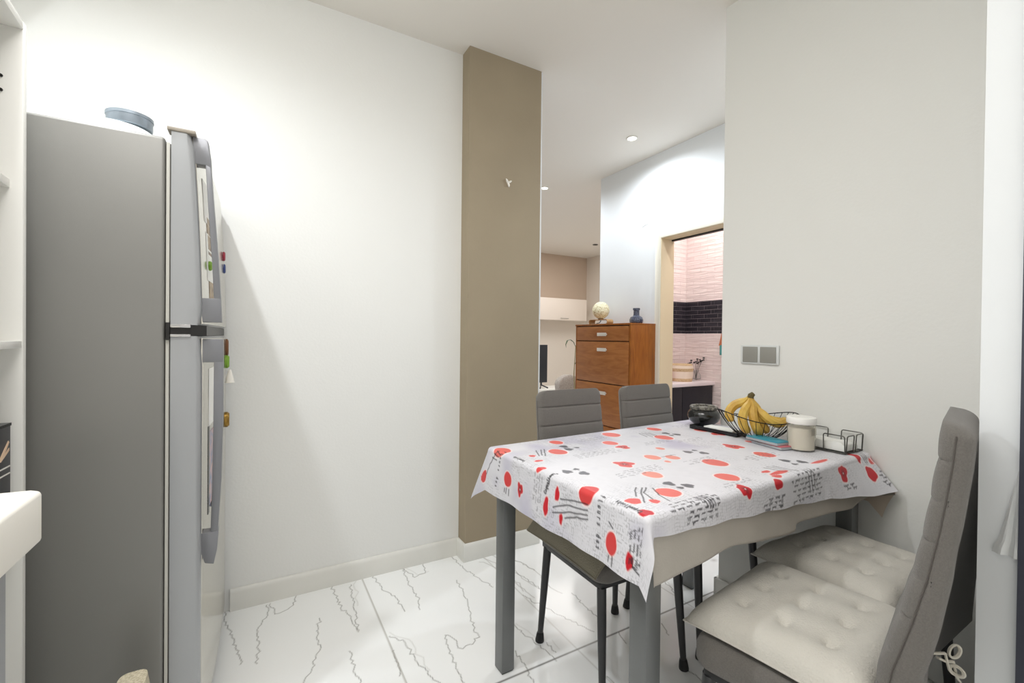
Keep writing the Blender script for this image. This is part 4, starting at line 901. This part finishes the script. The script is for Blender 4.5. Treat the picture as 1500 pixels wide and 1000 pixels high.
# ---------------------------------------------------------------- bathroom contents
vn = thing('vanity_unit', 'dark bathroom vanity cabinet with white counter through the doorway', 'vanity', (3.4, 2.94, 0))
def LV(mb): return LF(mb, -3.4, -2.94)
LV(MB().box(2.99, 3.83, 2.80, 3.115, 0, .735)).build('body', M_dkvan, vn)
LV(MB().box(2.99, 3.40, 2.782, 2.80, .08, .730)).build('door', M_dkvan, vn, bevel=.001)
LV(MB().box(3.405, 3.83, 2.782, 2.80, .08, .730)).build('door', M_dkvan, vn, bevel=.001)
LV(MB().box(2.965, 3.846, 2.765, 3.118, .736, .772)).build('counter', M_marb, vn, bevel=.004)
wb = thing('wicker_basket', 'round cream and wicker basket on the bathroom counter', 'basket', (3.56, 2.93, .7725))
for k, (z0, z1, r0_, r1_, m) in enumerate(((0, .030, .098, .103, M_wicker), (.030, .095, .103, .108, M_wickerw), (.095, .125, .108, .112, M_wicker), (.125, .152, .110, .104, M_wickerw), (.152, .166, .106, .096, M_wicker))):
    MB().lathe([(0, z0), (r0_, z0), ((r0_ + r1_) / 2 + .002, (z0 + z1) / 2), (r1_, z1), (0, z1)], n=36).build('band', m, wb)
pv = thing('vase_with_twigs', 'clear glass vase with dark leaves beside the wicker basket', 'vase', (3.765, 2.92, .7725))
MB().lathe([(0, 0), (.034, 0), (.044, .02), (.040, .055), (.024, .085), (.030, .10), (.028, .10), (.022, .085), (.037, .055), (.041, .02), (0, .005)], n=28).build('glass', M_glass, pv)
for k, (dx, dy, dz) in enumerate(((-.07, .02, .175), (-.045, -.03, .19), (.05, -.03, .20), (.065, .02, .18))):
    stp = MB().tube([(0, 0, .02), (dx * .3, dy * .3, .10), (dx, dy, dz)], .002, 6).build('stem', M_dark, pv)
    for q in range(7):
        a = q * 2.4; c = Vector((dx + .022 * math.cos(a), dy + .012 * math.sin(a), dz + .02 * math.sin(a * 1.7)))
        MB().add([c + Vector((-.014, 0, 0)), c + Vector((0, .005, .009)), c + Vector((.015, 0, .004)), c + Vector((0, -.005, -.008)), c + Vector((0, 0, .004))], [(0, 4, 1), (1, 4, 2), (2, 4, 3), (3, 4, 0), (0, 1, 2, 3)]).build('leaf', M_dark, stp)
o = MB().lathe([(0, 0), (.018, 0), (.02, .05), (.012, .085), (.006, .10), (0, .10)], (3.41, 2.95, .7725), 16).build('pump_bottle', M_red); tag(o, 'small red bottle beside the wicker basket in the bathroom', 'bottle')
hc = thing('hanging_cloth', 'orange and teal cloth hanging on the pale tiled bathroom wall', 'cloth', (3.83, 2.678, 1.0))
def cloth_mb(z0, z1, w0, w1, th=.012):
    loops = []
    for i in range(9):
        q = i / 8; z = z0 + (z1 - z0) * q; w_ = w0 + (w1 - w0) * q
        loops.append([(-th * (1 + .5 * math.sin(9 * (k / 12) + q * 2)), -w_ + 2 * w_ * k / 12, z) for k in range(13)] + [(0, w_ - 2 * w_ * k / 12, z) for k in range(13)])
    return MB().loops(loops)
cloth_mb(.12, .235, .034, .012).build('upper_cloth', M_orange, hc); cloth_mb(.03, .125, .022, .03).build('lower_cloth', M_tealcl, hc)
MB().lathe([(0, 0), (.008, 0), (.008, .012), (0, .014)], (-.004, 0, .232), 10).build('hook', M_chrome, hc)
mr = thing('wall_mirror', 'black framed mirror on the tiled bathroom wall at the door edge', 'mirror', (3.3, 3.10, 1.52))
MB().box(-.29, .315, .0, .018, -.38, .39).build('frame', M_black, mr, bevel=.002)
MB().box(-.27, .300, -.001, .002, -.36, .37).build('glass', M_chrome, mr)

# ---------------------------------------------------------------- living room
wc = thing('wall_cupboard', 'long cream wall cupboard under the taupe painted wall', 'cupboard', (4.2, 6.45, 1.68))
MB().box(-1.6, .93, -.13, .148, -.19, .19).build('body', mat('cupboard_cream', (236, 226, 216), .45), wc)
d_ = MB().box(-.30, .93, -.15, -.131, -.188, .188).build('door', MATS['cupboard_cream'], wc, bevel=.002); MB().box(.35, .52, -.163, -.15, -.160, -.153).build('handle', M_chrome, d_)
d_ = MB().box(-1.6, -.305, -.15, -.131, -.188, .188).build('door', MATS['cupboard_cream'], wc, bevel=.002); MB().box(-1.0, -.8, -.163, -.15, -.160, -.153).build('handle', M_chrome, d_)
cs = thing('tv_console', 'low white console under the television', 'console', (3.9, 5.55, 0))
MB().box(-1.0, .32, -.22, .22, .40, .43).build('top', M_laminate, cs, bevel=.003); MB().box(-.98, .30, -.2, .2, .06, .40).build('body', M_laminate, cs)
MB().box(-.98, .30, -.18, .18, 0, .06).build('plinth', M_dark, cs)
tv = thing('television', 'black flat television standing on the white console', 'television', (3.25, 5.52, .43))
MB().box(-.50, .497, -.018, .018, .085, .645).build('screen', M_tv, tv, bevel=.004)
for sx in (-.35, .40): MB().tube([(sx - .07, -.08, .008), (sx, 0, .05), (sx + .07, -.08, .008)], .010, 8).build('stand', M_tv, tv); 
MB().box(-.36, -.34, -.01, .01, .04, .10).box(.39, .41, -.01, .01, .04, .10).build('stand_post', M_tv, tv)
ac = thing('armchair', 'armchair with speckled grey fabric back beyond the wooden cabinet', 'armchair', (3.58, 4.42, 0), math.radians(20))
b = MB(); loops = []
for i in range(14):
    z = .30 + .40 * i / 13; q = max(0, (z - .58) / .12); hw = .26 * math.sqrt(max(.02, 1 - q * q * .95)); loops.append([(x, y, z) for x, y, _ in rrect(hw, .17 + (z - .3) * .15, .25 + (z - .3) * .15, .03, 4)])
b.loops(loops).build('backrest', M_chairfab, ac, angle=60)
MB().box(-.27, .27, -.27, .22, .30, .42).build('seat', M_chairfab, ac, bevel=.03, seg=4)
for sx in (-1, 1):
    MB().box(sx * .27, sx * .33, -.25, .22, .28, .52).build('armrest', M_chairfab, ac, bevel=.02, seg=3)
    for sy in (-.22, .2): MB().tube([(sx * .25, sy, .30), (sx * .27, sy * 1.08, 0)], [.018, .012], 10).build('leg', M_woodl, ac)
pl = thing('houseplant', 'tall thin houseplant with curled leaves behind the wooden cabinet', 'plant', (2.93, 3.72, 0))
MB().lathe([(0, 0), (.10, 0), (.13, .24), (.135, .25), (.12, .25), (.115, .23), (0, .22)], n=32).build('planter', M_terra, pl)
MB().tube([(0, 0, .22), (-.03, .01, .5), (-.06, .0, .8), (-.055, -.01, 1.02), (-.05, -.01, 1.10)], [.008, .007, .006, .004, .003], 8).build('stem', M_stem, pl)
def leafstrip(pts, w):
    b = MB(); lo = []
    for i, (x, y, z) in enumerate(pts):
        q = i / (len(pts) - 1); ww = w * math.sin(PI * min(.97, max(.06, q))) ; lo.append([(x, y - ww, z), (x, y, z + .004), (x, y + ww, z), (x, y, z - .001)])
    return b.loops(lo)
leafstrip([(-.055, -.01, 1.09), (-.07, .0, 1.135), (-.10, .01, 1.158), (-.135, .02, 1.15), (-.155, .02, 1.11), (-.150, .02, 1.075)], .014).build('leaf', M_leaf, pl)
leafstrip([(-.05, 0, .9), (.03, .03, 1.0), (.10, .06, .98)], .018).build('leaf', M_leaf, pl)

# ---------------------------------------------------------------- right-hand edge: sheer cloth on the near wall
b = MB(); loops = []
for i in range(13):
    q = i / 12; z = .900 - .184 * q; w_ = .002 + .034 * q ** 1.1; y0 = .281
    if i >= 11: w_ += .003
    loops.append([(1.394 - .005 * math.sin(k * 1.3 + q) * q - (.003 if i >= 11 else 0), y0 + w_ * k / 8, z) for k in range(9)] + [(1.3990, y0 + w_ * (8 - k) / 8, z) for k in range(9)])
o = b.loops(loops).build('hanging_sheer_cloth', M_sheer); tag(o, 'white sheer cloth hanging by the dark frame at the right edge', 'cloth')
bpy.context.view_layer.update()
tie_part(cuA, (1.285, .402, .486), (1.345, .378, .472), (1.372, .370, .472), .017)
tie_part(cuB, (1.330, .386, .462), (1.372, .372, .448), (1.372, .366, .430), .012)

# ---------------------------------------------------------------- view
sc_ = bpy.context.scene
sc_.view_settings.view_transform = 'Standard'; sc_.view_settings.look = 'None'; sc_.view_settings.gamma = 1; sc_.view_settings.use_curve_mapping = False
sc_.view_settings.exposure = 0.09
sc_.cycles.use_denoising = True
sc_.cycles.max_bounces = 10; sc_.cycles.diffuse_bounces = 6; sc_.cycles.transmission_bounces = 8; sc_.cycles.sample_clamp_indirect = 6
